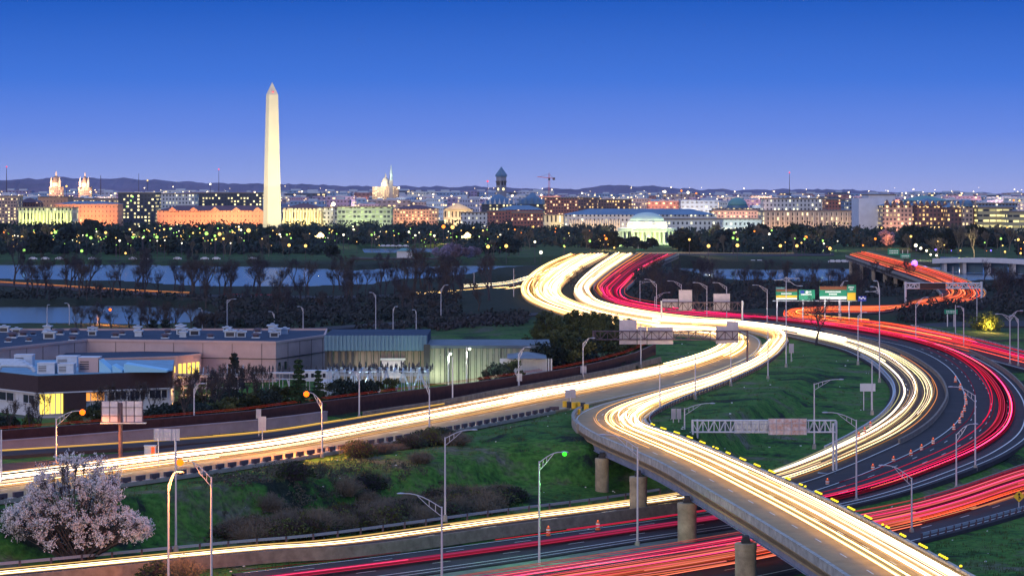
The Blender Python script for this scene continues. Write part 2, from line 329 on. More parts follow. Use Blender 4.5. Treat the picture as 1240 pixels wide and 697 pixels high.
road('river_ramp', [(540,357),(590,354),(625,349),(648,343),(672,335)], [(540,359.5),(590,357),(625,352.5),(651,347),(678,339)], [2.8,3.5,5,6.5,7.6], N=60)
road('slip_ramp', [(562,347.5),(610,344),(645,335),(680,323)], [(562,349.3),(612,346.2),(648,338),(684,326)], [3,5,7.5,8], N=50, terr=(0, .45))
road('park_road', [(300,402),(400,395),(500,388),(600,381),(660,378)], [(300,405.5),(400,398.5),(500,391),(600,384),(660,381)], [3,3.4,4,5,6], N=60)
road('access_road', [(-60,549),(150,536),(310,523.5),(400,510),(480,497),(560,484)], [(-60,556),(150,542.5),(310,530),(400,517),(480,504),(560,491)], 6, N=90, lift=.01)
road('slip_road', [(-60,565),(50,558),(150,548),(240,538),(330,529),(410,516)], [(-60,573),(50,567),(150,557),(240,548),(330,538),(410,523)], 6, N=90, lift=.02)
road('far_street', [(770,306),(850,306),(930,307),(1010,306)], [(770,309),(850,309),(930,310),(1010,309)], [7,5,3.5,3], N=40)
road('east_street', [(1110,392),(1180,389),(1260,388),(1320,388)], [(1110,397),(1180,395),(1260,395),(1320,395)], [4.5,4,4,4], N=40)

# ------------------------------------------------------------------ terrain sheet
def inpoly(x, y, poly):
    c = np.zeros(x.shape, bool); n = len(poly)
    for i in range(n):
        x0, y0 = poly[i]; x1, y1 = poly[(i+1) % n]
        cond = ((y0 > y) != (y1 > y)) & (x < (x1-x0)*(y-y0)/((y1-y0) or 1e-9)+x0); c ^= cond
    return c
WATERS = [
 [(-200,371),(60,371),(150,370),(240,373),(268,381),(255,398),(200,404),(-200,406)],
 [(-200,321),(100,320),(200,321),(330,323),(430,327),(520,322),(600,321),(700,322),(690,336),(640,341),(600,345),(560,347),(470,349),(400,352),(250,353),(150,346),(-200,340)],
 [(436,301),(530,300),(536,309),(500,311),(440,311)],
 [(770,322),(850,325),(930,326),(1020,325),(1100,323),(1240,323),(1420,324),(1420,341),(1240,343),(1150,346),(1080,346),(1000,346),(930,347),(850,346),(780,338)],
]
WW = [[tuple(P(x, y, 0).xy) for x, y in poly] for poly in WATERS]
kd_pts = []; road_pts = []
for nm, r in ROADS.items():
    N = r['N']; t0, t1 = r['terr']
    for i in range(int(t0*(N-1)), int(t1*(N-1))+1, 1):
        L_ = (r['A'][i]-r['B'][i]).length; U = max(2, int(L_/3.0))
        for j in range(U+1):
            q = r['A'][i].lerp(r['B'][i], j/U); road_pts.append((q.x, q.y, q.z))
def base_z(X, Y):
    if Y < 380: return .3
    if Y < 470: return .3 + (Y-380)/90*4.2
    if Y < 760: return 4.6
    if Y < 900: return 4.6 - (Y-760)/140*1.9
    if Y < 1700: return 2.5
    return 3.0
bgp = []
Y = -300.0
while Y < 19000:
    st = max(22, abs(Y)*.035)
    for X in np.arange(-.34*max(Y, 500), .34*max(Y, 500), st): bgp.append((X, Y, base_z(X, Y)))
    Y += st
for i in range(98):
    p_ = ROADS['loop_road']['A'][34+i]; q_ = ROADS['outer_loop_road']['B'][int(30+110*i/97)]
    for t in np.linspace(0, 1, 6): q = p_.lerp(q_, t); road_pts.append((q.x, q.y, q.z-.1))
kr = KDTree(len(road_pts))
for i, p in enumerate(road_pts): kr.insert((p[0], p[1], 0), i)
kr.balance()
bgp = [p for p in bgp if kr.find((p[0], p[1], 0))[2] > max(16, p[1]*.02)]
allp = road_pts + bgp
ka = KDTree(len(allp))
for i, p in enumerate(allp): ka.insert((p[0], p[1], 0), i)
ka.balance()
def ground_z(X, Y):
    ws = zs = 0.0
    for co, i, d in ka.find_n((X, Y, 0), 14):
        w_ = 1/(d*d+4.0); ws += w_; zs += w_*allp[i][2]
    h = zs/ws; d = kr.find((X, Y, 0))[2]
    if d < 200: h -= .45*max(0, 1-max(0, d-4)/8) if d < 12 else 0
    if d > 8 and Y < 1000: h += (noise.noise(Vector((X*.05, Y*.05, 3)))*.8 + noise.noise(Vector((X*.2, Y*.2, 1)))*.25)*min(1, (d-8)/15)
    return h
rows = [-300, -100, 60, 160, 230] + list(280*(20000/280)**(np.arange(430)/429.0))
cols = np.linspace(-.30, .30, 420)
GX = np.zeros((len(rows), len(cols))); GY = np.zeros_like(GX)
for i, Yv in enumerate(rows): GY[i] = Yv; GX[i] = cols*max(Yv, 280)
wet = np.zeros(GX.shape, bool)
for poly in WW: wet |= inpoly(GX, GY, poly)
GZ = np.zeros_like(GX)
for i in range(GX.shape[0]):
    for j in range(GX.shape[1]):
        Yv = GY[i, j]
        GZ[i, j] = ground_z(GX[i, j], Yv) if Yv < 2600 else 3.0
GZ[wet] = np.minimum(GZ[wet], -1.5)
for rn in ('outbound_road', 'bridge_road', 'inbound_road', 'express_road'): pass
t_ = MB(); nc = len(cols)
t_.v = np.stack([GX, GY, GZ], -1).reshape(-1, 3).tolist()
t_.f = [(i*nc+j, i*nc+j+1, (i+1)*nc+j+1, (i+1)*nc+j) for i in range(len(rows)-1) for j in range(nc-1)]
tag(t_.build('ground', M['grass'], smooth=True), kind='structure')
def gz(X, Y): return ground_z(X, Y) if Y < 2600 else 3.0
wt = MB(); wt.quad((-900, 800, 0), (900, 800, 0), (900, 2150, 0), (-900, 2150, 0)); tag(wt.build('water', M['water']), kind='structure')

# paved gore between the lower roads
g = MB()
go = [P(x, y, .53) for x, y in ((500, 699), (640, 679), (780, 657), (900, 639), (1000, 620), (1010, 626), (960, 636), (880, 652), (760, 672), (640, 690), (520, 708))]
g.v = [tuple(p) for p in go]; g.f = [tuple(range(len(go)))[::-1]]
tag(g.build('gore_pavement', mat('gore_concrete', (.17, .19, .17), .9, noise_s=.35, amt=.5)), kind='structure')

g = MB(); la = [ROADS['loop_road']['A'][i] for i in range(34, 132)]; ob_ = [ROADS['outer_loop_road']['B'][int(j)] for j in np.linspace(30, 140, 98)]
for p_, q_ in zip(la, ob_):
    for t in np.linspace(0, 1, 5): q = p_.lerp(q_, t); g.v.append((q.x, q.y, q.z-.02))
for i in range(97):
    for j in range(4): k = i*5+j; g.f.append((k, k+1, k+6, k+5))
tag(g.build('shoulder_pavement', M['asphalt']), kind='structure')
# ------------------------------------------------------------------ road markings
mk = MB()
def dashes(rn, u, t0=0, t1=1, on=4, off=9, wd=.16):
    pts = line_at(rn, u, t0, t1, .075)
    acc = 0; seg = []
    for i in range(len(pts)-1):
        L_ = (Vector(pts[i+1])-Vector(pts[i])).length; acc += L_
        if off == 0 or (acc % (on+off)) < on: seg.append(pts[i])
        elif len(seg) > 1: seg.append(pts[i]); mk.sweep(seg, wd, .004); seg = []
        else: seg = []
    if len(seg) > 1: mk.sweep(seg, wd, .004)
for rn in ('carriageway', 'ramp_road', 'loop_road', 'outer_loop_road', 'frontage_road', 'bridge_road'):
    dashes(rn, .05, off=0, wd=.2); dashes(rn, .95, off=0, wd=.2)
dashes('outer_loop_road', .16, off=0, wd=.25)
tag(mk.build('road_markings', M['paint']), kind='structure')
mk = MB()
def dash_exact(rn, u, t0, t1, on=3, off=9, wd=.15):
    pts = line_at(rn, u, t0, t1, .08); d = [0]
    for i in range(len(pts)-1): d.append(d[-1]+(Vector(pts[i+1])-Vector(pts[i])).length)
    X = np.array(pts); s = 0
    while s+on < d[-1]:
        q = [tuple(np.interp(s+k*on/2, d, X[:, c]) for c in range(3)) for k in range(3)]; mk.sweep(q, wd, .004); s += on+off
for rn, us, t0, t1 in (('carriageway', (.33, .6), .3, 1), ('ramp_road', (.35, .65), .3, 1), ('loop_road', (.4, .7), .15, 1), ('outer_loop_road', (.38, .6, .8), .2, 1), ('frontage_road', (.4, .7), 0, 1)):
    for u in us: dash_exact(rn, u, t0, t1)
tag(mk.build('lane_markings', M['paint']), kind='structure')

# ------------------------------------------------------------------ light of the passing traffic
WARM = (1, .66, .25); WHITE = (1, .80, .46); AMB = (1, .42, .10); RED = (1, .018, .12); PINKR = (1, .06, .22); ORED = (1, .10, .03); DIM = (1, .55, .2)
def trails(name, label, rn, lanes, group='light trails of the traffic'):
    """lanes: (u centre, spread, count, colour, strength, width, t0, t1, height)"""
    mb = MB(); rnd = random.Random(len(rn)*7+len(lanes))
    for (u0, sp, n_, col, st, wd, t0, t1, hh) in lanes:
        for k in range(int(n_*(1.7 if col[1] > .5 else .9))):
            u = u0 + rnd.gauss(0, sp*.62); u = min(.96, max(.04, u))
            a, b_ = t0, t1
            if rnd.random() < .4: a = t0+(t1-t0)*rnd.random()*.8
            if rnd.random() < .4: b_ = t1-(t1-t0)*rnd.random()*.8
            if b_-a < .05: continue
            r_ = ROADS[rn]; N = r_['N']; i0 = int(a*(N-1)); i1 = int(b_*(N-1)); ph = rnd.random()*9; dr = rnd.gauss(0, sp*.12)
            pts = []
            for i in range(i0, i1+1):
                uu = u + dr*math.sin(i*.035+ph); q = r_['A'][i].lerp(r_['B'][i], min(.98, max(.02, uu))); pts.append((q.x, q.y, q.z))
            s_ = st*math.exp(rnd.gauss(-.45, .95)); c = (col[0]*s_, col[1]*s_*rnd.uniform(.8, 1.08), col[2]*s_*rnd.uniform(.6, 1.3)); w_ = wd*math.exp(rnd.gauss(-.45, .5))
            mb.sweep(pts, w_, .03+.05*rnd.random(), hh*rnd.choice((.8, .9, 1, 1.1, 1.2, 1.9)), c)
    o = mb.build(name, M['trail']); tag(o, label, 'light trails', group, 'stuff'); return o
T = 'light_trails'
trails(T, 'white and gold headlight trails sweeping along the carriageway to the lower left edge', 'carriageway',
 [(.23, .045, 7, WHITE, 6, .13, .0, 1, .6), (.47, .05, 8, WHITE, 6, .13, .0, 1, .6), (.25, .1, 10, DIM, 1.2, .09, 0, 1, .6), (.50, .1, 10, DIM, 1.2, .09, 0, 1, .6), (.66, .05, 4, DIM, .9, .08, .2, 1, .6), (.28, .15, 14, WARM, 4, .24, .0, .42, .6), (.6, .15, 10, WARM, 4, .24, .0, .34, .6)])
trails(T, 'white headlight trails running down the elevated ramp in the foreground', 'ramp_road',
 [(.83, .045, 8, WHITE, 6, .16, .0, 1, .6), (.69, .04, 7, WHITE, 6, .12, 0, 1, .6), (.54, .015, 4, WARM, 6, .12, .0, 1, .6), (.46, .015, 3, WARM, 5, .11, .0, 1, .6), (.68, .2, 12, DIM, 1.3, .09, .1, 1, .6), (.60, .22, 9, WHITE, 5, .13, .25, .60, .6), (.5, .3, 12, WARM, 4, .26, 0, .25, .6), (.28, .04, 2, DIM, 1.0, .07, .3, .7, .6)])
trails(T, 'fine pale headlight trails bending round the grassy loop', 'loop_road',
 [(.36, .05, 7, WHITE, 3.5, .11, .10, .62, .6), (.56, .05, 7, WHITE, 3.5, .11, .10, .62, .6), (.40, .05, 3, WHITE, 2.6, .09, .6, 1, .6), (.55, .05, 3, WHITE, 2.6, .09, .6, 1, .6), (.47, .18, 7, (1, .6, .3), .7, .07, .3, 1, .6), (.76, .05, 6, (1, .9, .62), 2.6, .11, .10, .62, .6), (.24, .05, 5, AMB, .9, .1, .2, .6, .6), (.5, .3, 18, WHITE, 5, .3, 0, .14, .6)])
trails(T, 'crimson tail light trails round the widest bend at the right', 'outer_loop_road',
 [(.34, .05, 6, RED, .9, .12, .08, .72, .7), (.42, .04, 8, PINKR, 1.3, .14, .08, .76, .7), (.56, .06, 7, RED, .9, .09, .05, .74, .7), (.80, .04, 2, RED, .5, .07, .2, .6, .7), (.10, .02, 3, PINKR, 1.1, .15, .74, 1, .7), (.86, .02, 4, RED, 1.1, .16, .74, 1, .7), (.42, .04, 5, PINKR, 1.0, .16, .74, 1, .7), (.5, .3, 16, RED, 1.3, .22, 0, .16, .7), (.36, .05, 2, (1, .3, .12), 1.3, .1, .2, .6, .7), (.42, .10, 9, (1, .05, .12), .22, .5, 0, 1, .25)])  # last entry: wide dim strips imitating red glow on the asphalt
trails(T, 'broad pink and red tail light trails on the road at the lower right', 'frontage_road',
 [(.20, .06, 12, RED, .8, .3, 0, 1, .7), (.38, .09, 16, PINKR, .85, .34, 0, 1, .7), (.56, .07, 9, ORED, .75, .3, 0, 1, .7), (.70, .04, 5, (1, .35, .2), .35, .3, .0, .6, .7), (.34, .18, 14, (1, .17, .2), .75, .3, .0, 1, .7), (.4, .2, 18, (1, .12, .12), .25, .7, 0, 1, .25), (.45, .2, 26, (1, .22, .14), .7, .35, .42, 1, .7)])  # second last entry: low wide strips drawn as the road's red glow
trails(T, 'orange and red tail light trails coming off the long river bridge', 'bridge_road',
 [(.3, .2, 26, ORED, 1.3, .3, 0, .55, .7), (.65, .24, 26, (1, .16, .07), 1.2, .28, 0, .55, .7), (.5, .3, 8, AMB, 1.2, .28, 0, .55, .7), (.5, .4, 34, ORED, 1.3, .3, .40, .82, .7), (.5, .35, 14, (1, .3, .12), 1.6, .3, .2, .6, .7), (.4, .22, 24, (1, .09, .06), 1.0, .24, .7, 1, .7), (.6, .2, 20, RED, .9, .24, .7, 1, .7), (.7, .12, 8, AMB, 1.5, .3, .5, .8, .7)])
trails(T, 'dense white headlight trails of the left stream leaving the city', 'inbound_road',
 [(.5, .5, 50, WARM, 3.5, .42, 0, 1, .6), (.7, .25, 16, WHITE, 5, .4, .0, 1, .6), (.35, .4, 14, AMB, 1.2, .3, 0, 1, .6), (.2, .15, 8, DIM, 2, .3, .0, 1, .6)])
trails(T, 'dense white headlight trails of the middle stream leaving the city', 'express_road',
 [(.5, .35, 34, WHITE, 5, .4, 0, 1, .6), (.5, .4, 10, DIM, 2, .25, 0, 1, .6)])
trails(T, 'red tail light trails heading towards the domed memorial', 'outbound_road',
 [(.32, .2, 14, RED, 1.2, .26, .35, 1, .7), (.5, .4, 20, (1, .12, .07), .8, .2, 0, .75, .7), (.55, .3, 16, RED, 1.1, .28, .0, 1, .7), (.25, .15, 12, PINKR, 1.1, .28, .1, 1, .7), (.15, .1, 8, AMB, 1.2, .3, 0, .5, .7)])
trails(T, 'thin orange light trails on the road along the river bank', 'riverside_road',
 [(.5, .2, 4, AMB, .9, .35, 0, .36, .7), (.4, .2, 3, RED, .9, .25, 0, .3, .7), (.5, .2, 2, RED, .7, .3, .42, .56, .7), (.4, .2, 2, AMB, .8, .3, .5, .75, .7), (.5, .3, 7, WARM, 3, .5, .76, 1, .6)])
trails(T, 'white and gold trails joining the left stream from the river side', 'river_ramp', [(.5, .4, 9, WARM, 3.5, .35, 0, 1, .6)])
trails(T, 'thin white trail curving onto the left stream over the river', 'slip_ramp', [(.5, .3, 5, WHITE, 3, .3, 0, 1, .6)])
trails(T, 'single yellow light trail on the access road beside the grass strip', 'access_road', [(.75, .04, 5, (1, .62, .12), 1.6, .10, 0, .95, .6)])
trails(T, 'pale light trails on the street in front of the domed memorial', 'far_street', [(.5, .25, 4, (1, .7, .5), 1.3, .3, 0, .8, .6)])
# ================================================================== BARRIERS AND VIADUCT
def offset(pts, d):
    o = []
    for i, p in enumerate(pts):
        a = pts[max(0, i-1)]; b = pts[min(len(pts)-1, i+1)]; dx, dy = b[0]-a[0], b[1]-a[1]; L = math.hypot(dx, dy) or 1
        o.append((p[0]-dy/L*d, p[1]+dx/L*d, p[2]))
    return o
def resample(pts, step):
    X = np.array(pts); d = np.r_[0, np.cumsum(np.linalg.norm(np.diff(X, axis=0), axis=1))]; n = max(2, int(d[-1]/step)+1)
    return [tuple(np.interp(s, d, X[:, c]) for c in range(3)) for s in np.linspace(0, d[-1], n)]
post_me = {}
def guardrail(label, pts, step=4.0, h=.75, grp='guardrails along the roads', matn='steel', pm='rust'):
    pts = resample(pts, step); o = thing('guardrail', label, 'guardrail', pts[0], grp)
    b = MB().sweep(pts, .10, .34, h-.34) if not (pm == 'rust' and matn == 'concrete') else MB().sweep(pts, .5, .5, -.3); b.build('rail_beam', M[matn], o)
    if len(pts) > 100: pts = pts[::2]
    k = pm+matn
    if k not in post_me:
        q = (MB().box((0, 0, .3), (.26, .3, .9)) if pm != 'rust' or matn != 'concrete' else MB().box((0, 0, .2), (.3, .3, .6)).box((0, 0, .62), (1.7, .3, .62))).build('post', M[pm], o, org=(0, 0, 0)); post_me[k] = q.data; q.location = (0, 0, 0)
        rest = pts[1:]
    else: rest = pts
    blk = pm == 'rust' and matn == 'concrete'
    for p in rest:
        q = bpy.data.objects.new('post', post_me[k]); COL.objects.link(q); q.parent = o; q.location = Vector(p)-Vector(pts[0]); j_ = max(1, pts.index(p)); q.rotation_euler = (0, 0, math.atan2(pts[j_][1]-pts[j_-1][1], pts[j_][0]-pts[j_-1][0]) if blk else 0)
    return o
def barrier(label, pts, h=1.0, w_=.45, matn='oldconc', name='concrete_barrier'):
    b = MB(); b.sweep(pts, w_*1.6, .25, -.3).sweep(pts, w_*1.35, .12, -.05).sweep(pts, w_*.75, h-.07, .07)
    o = b.build(name, M[matn], org=pts[0]); tag(o, label, 'barrier', 'concrete barriers'); return o
guardrail('guardrail of dark blocks along the grass bank below the main carriageway', offset(line_at('carriageway', 1, .60, 1), .35), 2.9, h=.95, pm='rust', matn='concrete')
guardrail('pale guardrail between the brush slope and the lower left road', offset(line_at('loop_road', 1, .66, 1), -.9), 4)
barrier('low tan concrete barrier between the white and red lower roads', [((Vector(a)+Vector(b))/2).to_tuple() for a, b in zip(resample(line_at('loop_road', 0, .62, 1), 3)[:60], [tuple(ROADS['outer_loop_road']['B'][min(219, 135+i)]) for i in range(60)])] if False else offset(line_at('loop_road', 0, .66, 1), 1.3), 1.15)
barrier('dull concrete barrier along the far edge of the lower right road', offset(line_at('frontage_road', 0, .0, .40), 1.0), 1.0)
guardrail('guardrail on wooden posts beside the green slope at lower right', offset(line_at('frontage_road', 1, .1, .42), -.8), 2.2, matn='steel')
guardrail('guardrail round the inside of the ramp curve above the grass', offset(line_at('ramp_road', 1, .18, .57), .6), 3, matn='steel')
barrier('pale kerb barrier curving round the inside of the loop by the grass', offset(line_at('loop_road', 1, .17, .46), .9), .7, .35, 'steel')
guardrail('guardrail between the crimson and orange tail light streams', offset(line_at('bridge_road', 1, .75, 1), .7), 4)
barrier('tan concrete barrier outside the crimson bend at the right', offset(line_at('outer_loop_road', 0, .06, .42), -.8), .9, .4)
barrier('brown concrete divider on the outside of the pale loop trails', offset(line_at('loop_road', 0, .12, .44), -.6), .8, .5)
barrier('long concrete kerb wall above the main carriageway beside the hedge', [tuple(P(x, y, 6)) for x, y in ((800,437),(788,440),(745,451),(700,460),(640,471),(600,478),(560,486),(520,493),(480,499),(440,505))], 1.0, .4)
wl = [tuple(P(x, y, 6)) for x, y in ((-60,551),(0,545),(80,539),(150,533),(230,526),(310,519),(360,513),(395,508))]
o = MB().sweep(wl, .5, 1.6, -.3).sweep(wl, .7, .2, 1.3).build('retaining_wall', mat('mauve_concrete', (.33, .25, .26), .85, noise_s=.3, amt=.25), org=wl[0]); tag(o, 'long low mauve concrete wall behind the access road at left', 'wall')
# brown fence and the rail line behind it
fl = [tuple(P(x, y, 6)) for x, y in ((-60,552),(0,541),(100,533),(200,525),(310,515),(395,503),(460,494),(520,486),(580,478),(640,469),(700,459),(740,450),(775,440),(800,428))]
fo = thing('rail_fence', 'long dark brown fence along the rail line below the substation', 'fence', fl[0])
MB().sweep(offset(fl, 1.2), .15, 2.6, -.3).build('panel', M['rail_fence'], fo)
MB().sweep(offset(fl, 1.2), .25, .12, 2.3).build('top_rail', M['rust'], fo)
tr = MB()
for k, (dx, s_) in enumerate(((3, .30), (3.5, .22))): tr.sweep(offset(fl, dx), .08, .05, 2.5+.16*k, tuple(c*s_ for c in (.95, .10, .06)))
tag(tr.build('light_trails', M['trail']), 'thin red light streak of a passing train above the brown fence', 'light trails', 'light trails of the traffic', 'stuff')

# ---- viaduct: deck, girders, parapets, piers
va = thing('ramp_viaduct', 'curving concrete ramp bridge on round piers in the foreground', 'bridge', tuple(ROADS['ramp_road']['A'][150]))
A = [tuple(v) for v in ROADS['ramp_road']['A'][130:]]; B = [tuple(v) for v in ROADS['ramp_road']['B'][118:]]
pa = MB(); Ao = offset(A, -.0)
pa.sweep(offset(A, .25), .38, 1.25, -.35); pa.sweep(offset(A, .25), .46, .14, .9); pa.build('parapet', M['palecon'], va)
pb = MB(); pb.sweep(offset(B, -.25), .38, 1.15, -.35); pb.sweep(offset(B, -.25), .46, .12, .8); pb.build('parapet', M['palecon'], va)
jn = MB()
for q in resample(offset(A, .46), 5.5)[1:-1]: jn.box((q[0], q[1], q[2]+.25), (.12, .12, 1.2))
jn.build('panel_joint', M['darkmetal'], va)
sl = MB(); A2 = ROADS['ramp_road']['A'][135:]; B2 = ROADS['ramp_road']['B'][135:]
k = 0
for a_, b_ in zip(A2, B2):
    sl.v += [(a_.x, a_.y, a_.z-.03), (b_.x, b_.y, b_.z-.03), (b_.x, b_.y, b_.z-.5), (a_.x, a_.y, a_.z-.5)]
for i in range(len(A2)-1):
    for j in range(4): sl.f.append((4*i+j, 4*i+4+j, 4*i+4+(j+1) % 4, 4*i+(j+1) % 4))
sl.build('deck', M['oldconc'], va)
for u in (.06, .3, .55, .8, .94):
    L_ = [tuple(q) for q in line_at('ramp_road', u, .62, 1)]
    gd = MB(); gd.sweep(L_, .10, 1.35, -1.85); gd.sweep(L_, .5, .08, -1.9); gd.sweep(L_, .5, .06, -.58)
    if u == .06:
        for p in resample(L_, 6): gd.box((p[0], p[1], p[2]-1.2), (.12, .3, 1.25))
    gd.build('girder', M['girder'], va)
def pier(px, ytop, ybot, rad=1.15):
    Y = F*(CH-.2)/(ybot-HOR); X = XA(px, Y); top = 5.35
    c = MB().lathe([(rad, -1.0), (rad, top-.7), (rad*1.04, top-.68), (rad*1.04, top), (rad*.97, top+.05)], (X, Y, 0), 28).build('pier', M['pier'], va)
    bb = MB().box((X, Y, top+.25), (1.0, 1.0, .4)).box((X, Y, top+.6), (.7, 1.4, .5)).build('bearing', M['darkmetal'], c, org=(0, 0, 0))
    bb.parent = c; bb.location = Vector((0, 0, 0)); bb.matrix_parent_inverse = Matrix()
    bb.data.transform(Matrix.Translation(-Vector(va.location)))
M['pier'] = mat('tan_pier_concrete', (.44, .36, .25), .85, noise_s=.7, amt=.5)
for px, yt, yb in ((729, 555, 597), (773, 577, 622), (832, 608, 658), (903, 653, 713)): 
    pier(px, yt, yb, 1.0 if px < 760 else 1.2)
# abutment under the end of the ramp
ab = [P(690, 494, 6.6).to_tuple(), tuple(ROADS['ramp_road']['A'][132]), tuple(ROADS['ramp_road']['B'][132]), tuple(ROADS['ramp_road']['B'][112]), tuple(ROADS['ramp_road']['A'][112])]
xy = [(p[0], p[1]) for p in ab[1:]]
MB().prism(xy, -.5, 6.7).build('abutment', M['oldconc'], va)
# wing wall at the gore nose
gp = [tuple(v) for v in ROADS['ramp_road']['A'][112:136]]
MB().sweep(gp, .5, 1.9, -.9).build('wing_wall', M['concrete'], va)
# yellow warning lamps along the inner parapet
wp = thing('barrier_lamp', 'yellow warning lamp clamped on the ramp parapet', 'warning lamp', (0, 0, 0), 'yellow warning lamps along the ramp parapet')
MB().box((0, 0, .08), (.25, .25, .16)).build('bracket', M['darkmetal'], wp); MB().lathe([(.06, .16), (.15, .2), (.15, .32), (.06, .38)], (0, 0, 0), 10).build('lens', M['warnlamp'], wp)
pts = resample(offset([tuple(v) for v in ROADS['ramp_road']['B'][130:212]], -.25), .9)
for i, p in enumerate(pts):
    if i % 9 in (0, 1, 2, 3) and (i*7) % 11 != 3: place(wp, (p[0], p[1], p[2]+.93))

# ---- river bridges
def river_bridge(label, rn, t0, t1, zb, npier, ua=0, dark=True):
    a = [tuple(q) for q in line_at(rn, 0, t0, t1)]; b = [tuple(q) for q in line_at(rn, 1, t0, t1)]
    o = thing('river_bridge', label, 'bridge', a[0])
    s = MB()
    for p, q in zip(a, b): s.v += [(p[0], p[1], p[2]-.02), (q[0], q[1], q[2]-.02), (q[0], q[1], q[2]-1.6), (p[0], p[1], p[2]-1.6)]
    for i in range(len(a)-1):
        for j in range(4): s.f.append((4*i+j, 4*i+4+j, 4*i+4+(j+1) % 4, 4*i+(j+1) % 4))
    s.build('deck', M['oldconc'], o)
    MB().sweep(a, .4, 1.0, 0).build('parapet', M['concrete'], o); MB().sweep(b, .4, 1.0, 0).build('parapet', M['concrete'], o)
    for i in range(npier):
        k = int((i+.5)/npier*(len(a)-1)); p, q = Vector(a[k]), Vector(b[k]); c = (p+q)/2; L_ = (p-q).length; ang = math.atan2((q-p).y, (q-p).x)
        MB().box((c.x, c.y, (c.z-1.6-3)/2), (L_*.9, 1.6, c.z-1.6+3), ang).build('pier', M['concrete'], o)
river_bridge('long road bridge with many piers and orange tail lights crossing the river', 'bridge_road', 0, .235, 0, 12)
river_bridge('road bridge carrying red trails towards the domed memorial', 'outbound_road', 0, .36, 0, 5)
# white arched bridge on the right
Yb = 1460
wb = thing('arched_bridge', 'pale low arched bridge on slab piers at the far right', 'bridge', (XA(1180, Yb), Yb, 0))
n = 30; dk = []
for i in range(n+1):
    x = 1137+(1290-1137)*i/n; y = 312+ (2.8 - 2.8*math.sin(math.pi*min(1, i/n*1.15)))*1.0 + (i/n)**2*3; dk.append((XA(x, Yb)+0, Yb-i*2.0, ZA(y, Yb)))
MB().sweep(dk, 13, 1.7, -1.7).build('deck', M['white'], wb); MB().sweep(offset(dk, -6.2), .4, .9, 0).build('parapet', M['white'], wb)
for i in (1, 5, 10, 15, 20, 25):
    p = dk[i]; MB().box((p[0], p[1], (p[2]-1.7)/2-1), (1.6, 11, p[2]+.3)).build('pier', M['white'], wb)
for i in range(0, 25, 5):
    a, b = dk[i], dk[i+5]; MB().box(((a[0]+b[0])/2, (a[1]+b[1])/2+5, 4.2), (abs(b[0]-a[0])-1.6, .5, 8.0)).build('spandrel', M['blueroof'], wb)
# footbridge / lock house at the basin outlet
Yo = P(475, 316, 2).y
fb = thing('inlet_bridge', 'low dark bridge with a lit white gatehouse over the basin outlet', 'bridge', (XA(490, Yo), Yo, 0))
MB().box((XA(488, Yo), Yo, 3.4), (62, 7, 1.2)).build('deck', M['darkmetal'], fb)
for i in range(7): MB().box((XA(455+i*11, Yo), Yo, 1.2), (1.2, 6, 3.2)).build('pier', M['oldconc'], fb)
gh = MB().box((XA(490, Yo), Yo, 6.0), (9, 6, 4)).build('gatehouse', M['white'], fb); MB().hip(XA(490, Yo)-5.2, XA(490, Yo)+5.2, Yo-3.8, Yo+3.8, 8, 9.6).build('roof', M['copper'], fb)

# ================================================================== INDUSTRIAL BUILDINGS
GZ0 = 4.6
def wxy(px, py, z): p = P(px, py, z); return (p.x, p.y)
# main warehouse
wh = thing('warehouse', 'big flat roofed lavender warehouse with a long two tier panel wall', 'warehouse', (-60, 590, GZ0))
front = [wxy(-30, 424, 13), wxy(105, 410, 13), wxy(334, 413, 13), wxy(393, 405, 13)]
back = [wxy(396, 397.5, 13), wxy(-40, 397.5, 13)]
MB().prism(front+back, GZ0-1, 12.5).build('wall', M['purplewall'], wh)
MB().prism([(x*1.0, y) for x, y in front+back], 12.503, 12.56).build('roof', M['darkroof'], wh)
rim = front+back+[front[0]]
MB().sweep([(x, y, 12.5) for x, y in rim], .5, .5, 0).build('parapet', M['purplewall'], wh)
seam = MB()
seam.sweep([(x, y, 9.2) for x, y in offset([(x, y, 0) for x, y in front], -.12) and [(q[0], q[1]) for q in offset([(x, y, 0) for x, y in front], -.12)]], .12, .16, 0)
fo_ = offset([(x, y, 0) for x, y in front], -.1)
for a, b in zip(fo_[:-1], fo_[1:]):
    L_ = math.hypot(b[0]-a[0], b[1]-a[1])
    for i in range(1, int(L_/6.5)+1):
        t = i*6.5/L_
        if t < 1: seam.box((a[0]+(b[0]-a[0])*t, a[1]+(b[1]-a[1])*t, 8.6), (.07, .07, 7.6))
seam.build('panel_seam', M['darkmetal'], wh)
for px in (338, 345):
    t = (px-334)/59; a, b = fo_[2], fo_[3]; x, y = a[0]+(b[0]-a[0])*t, a[1]+(b[1]-a[1])*t
    MB().box((x, y, 7.7), (.9, .25, 1.6), math.atan2(b[1]-a[1], b[0]-a[0])).build('window', M['glass'], wh)
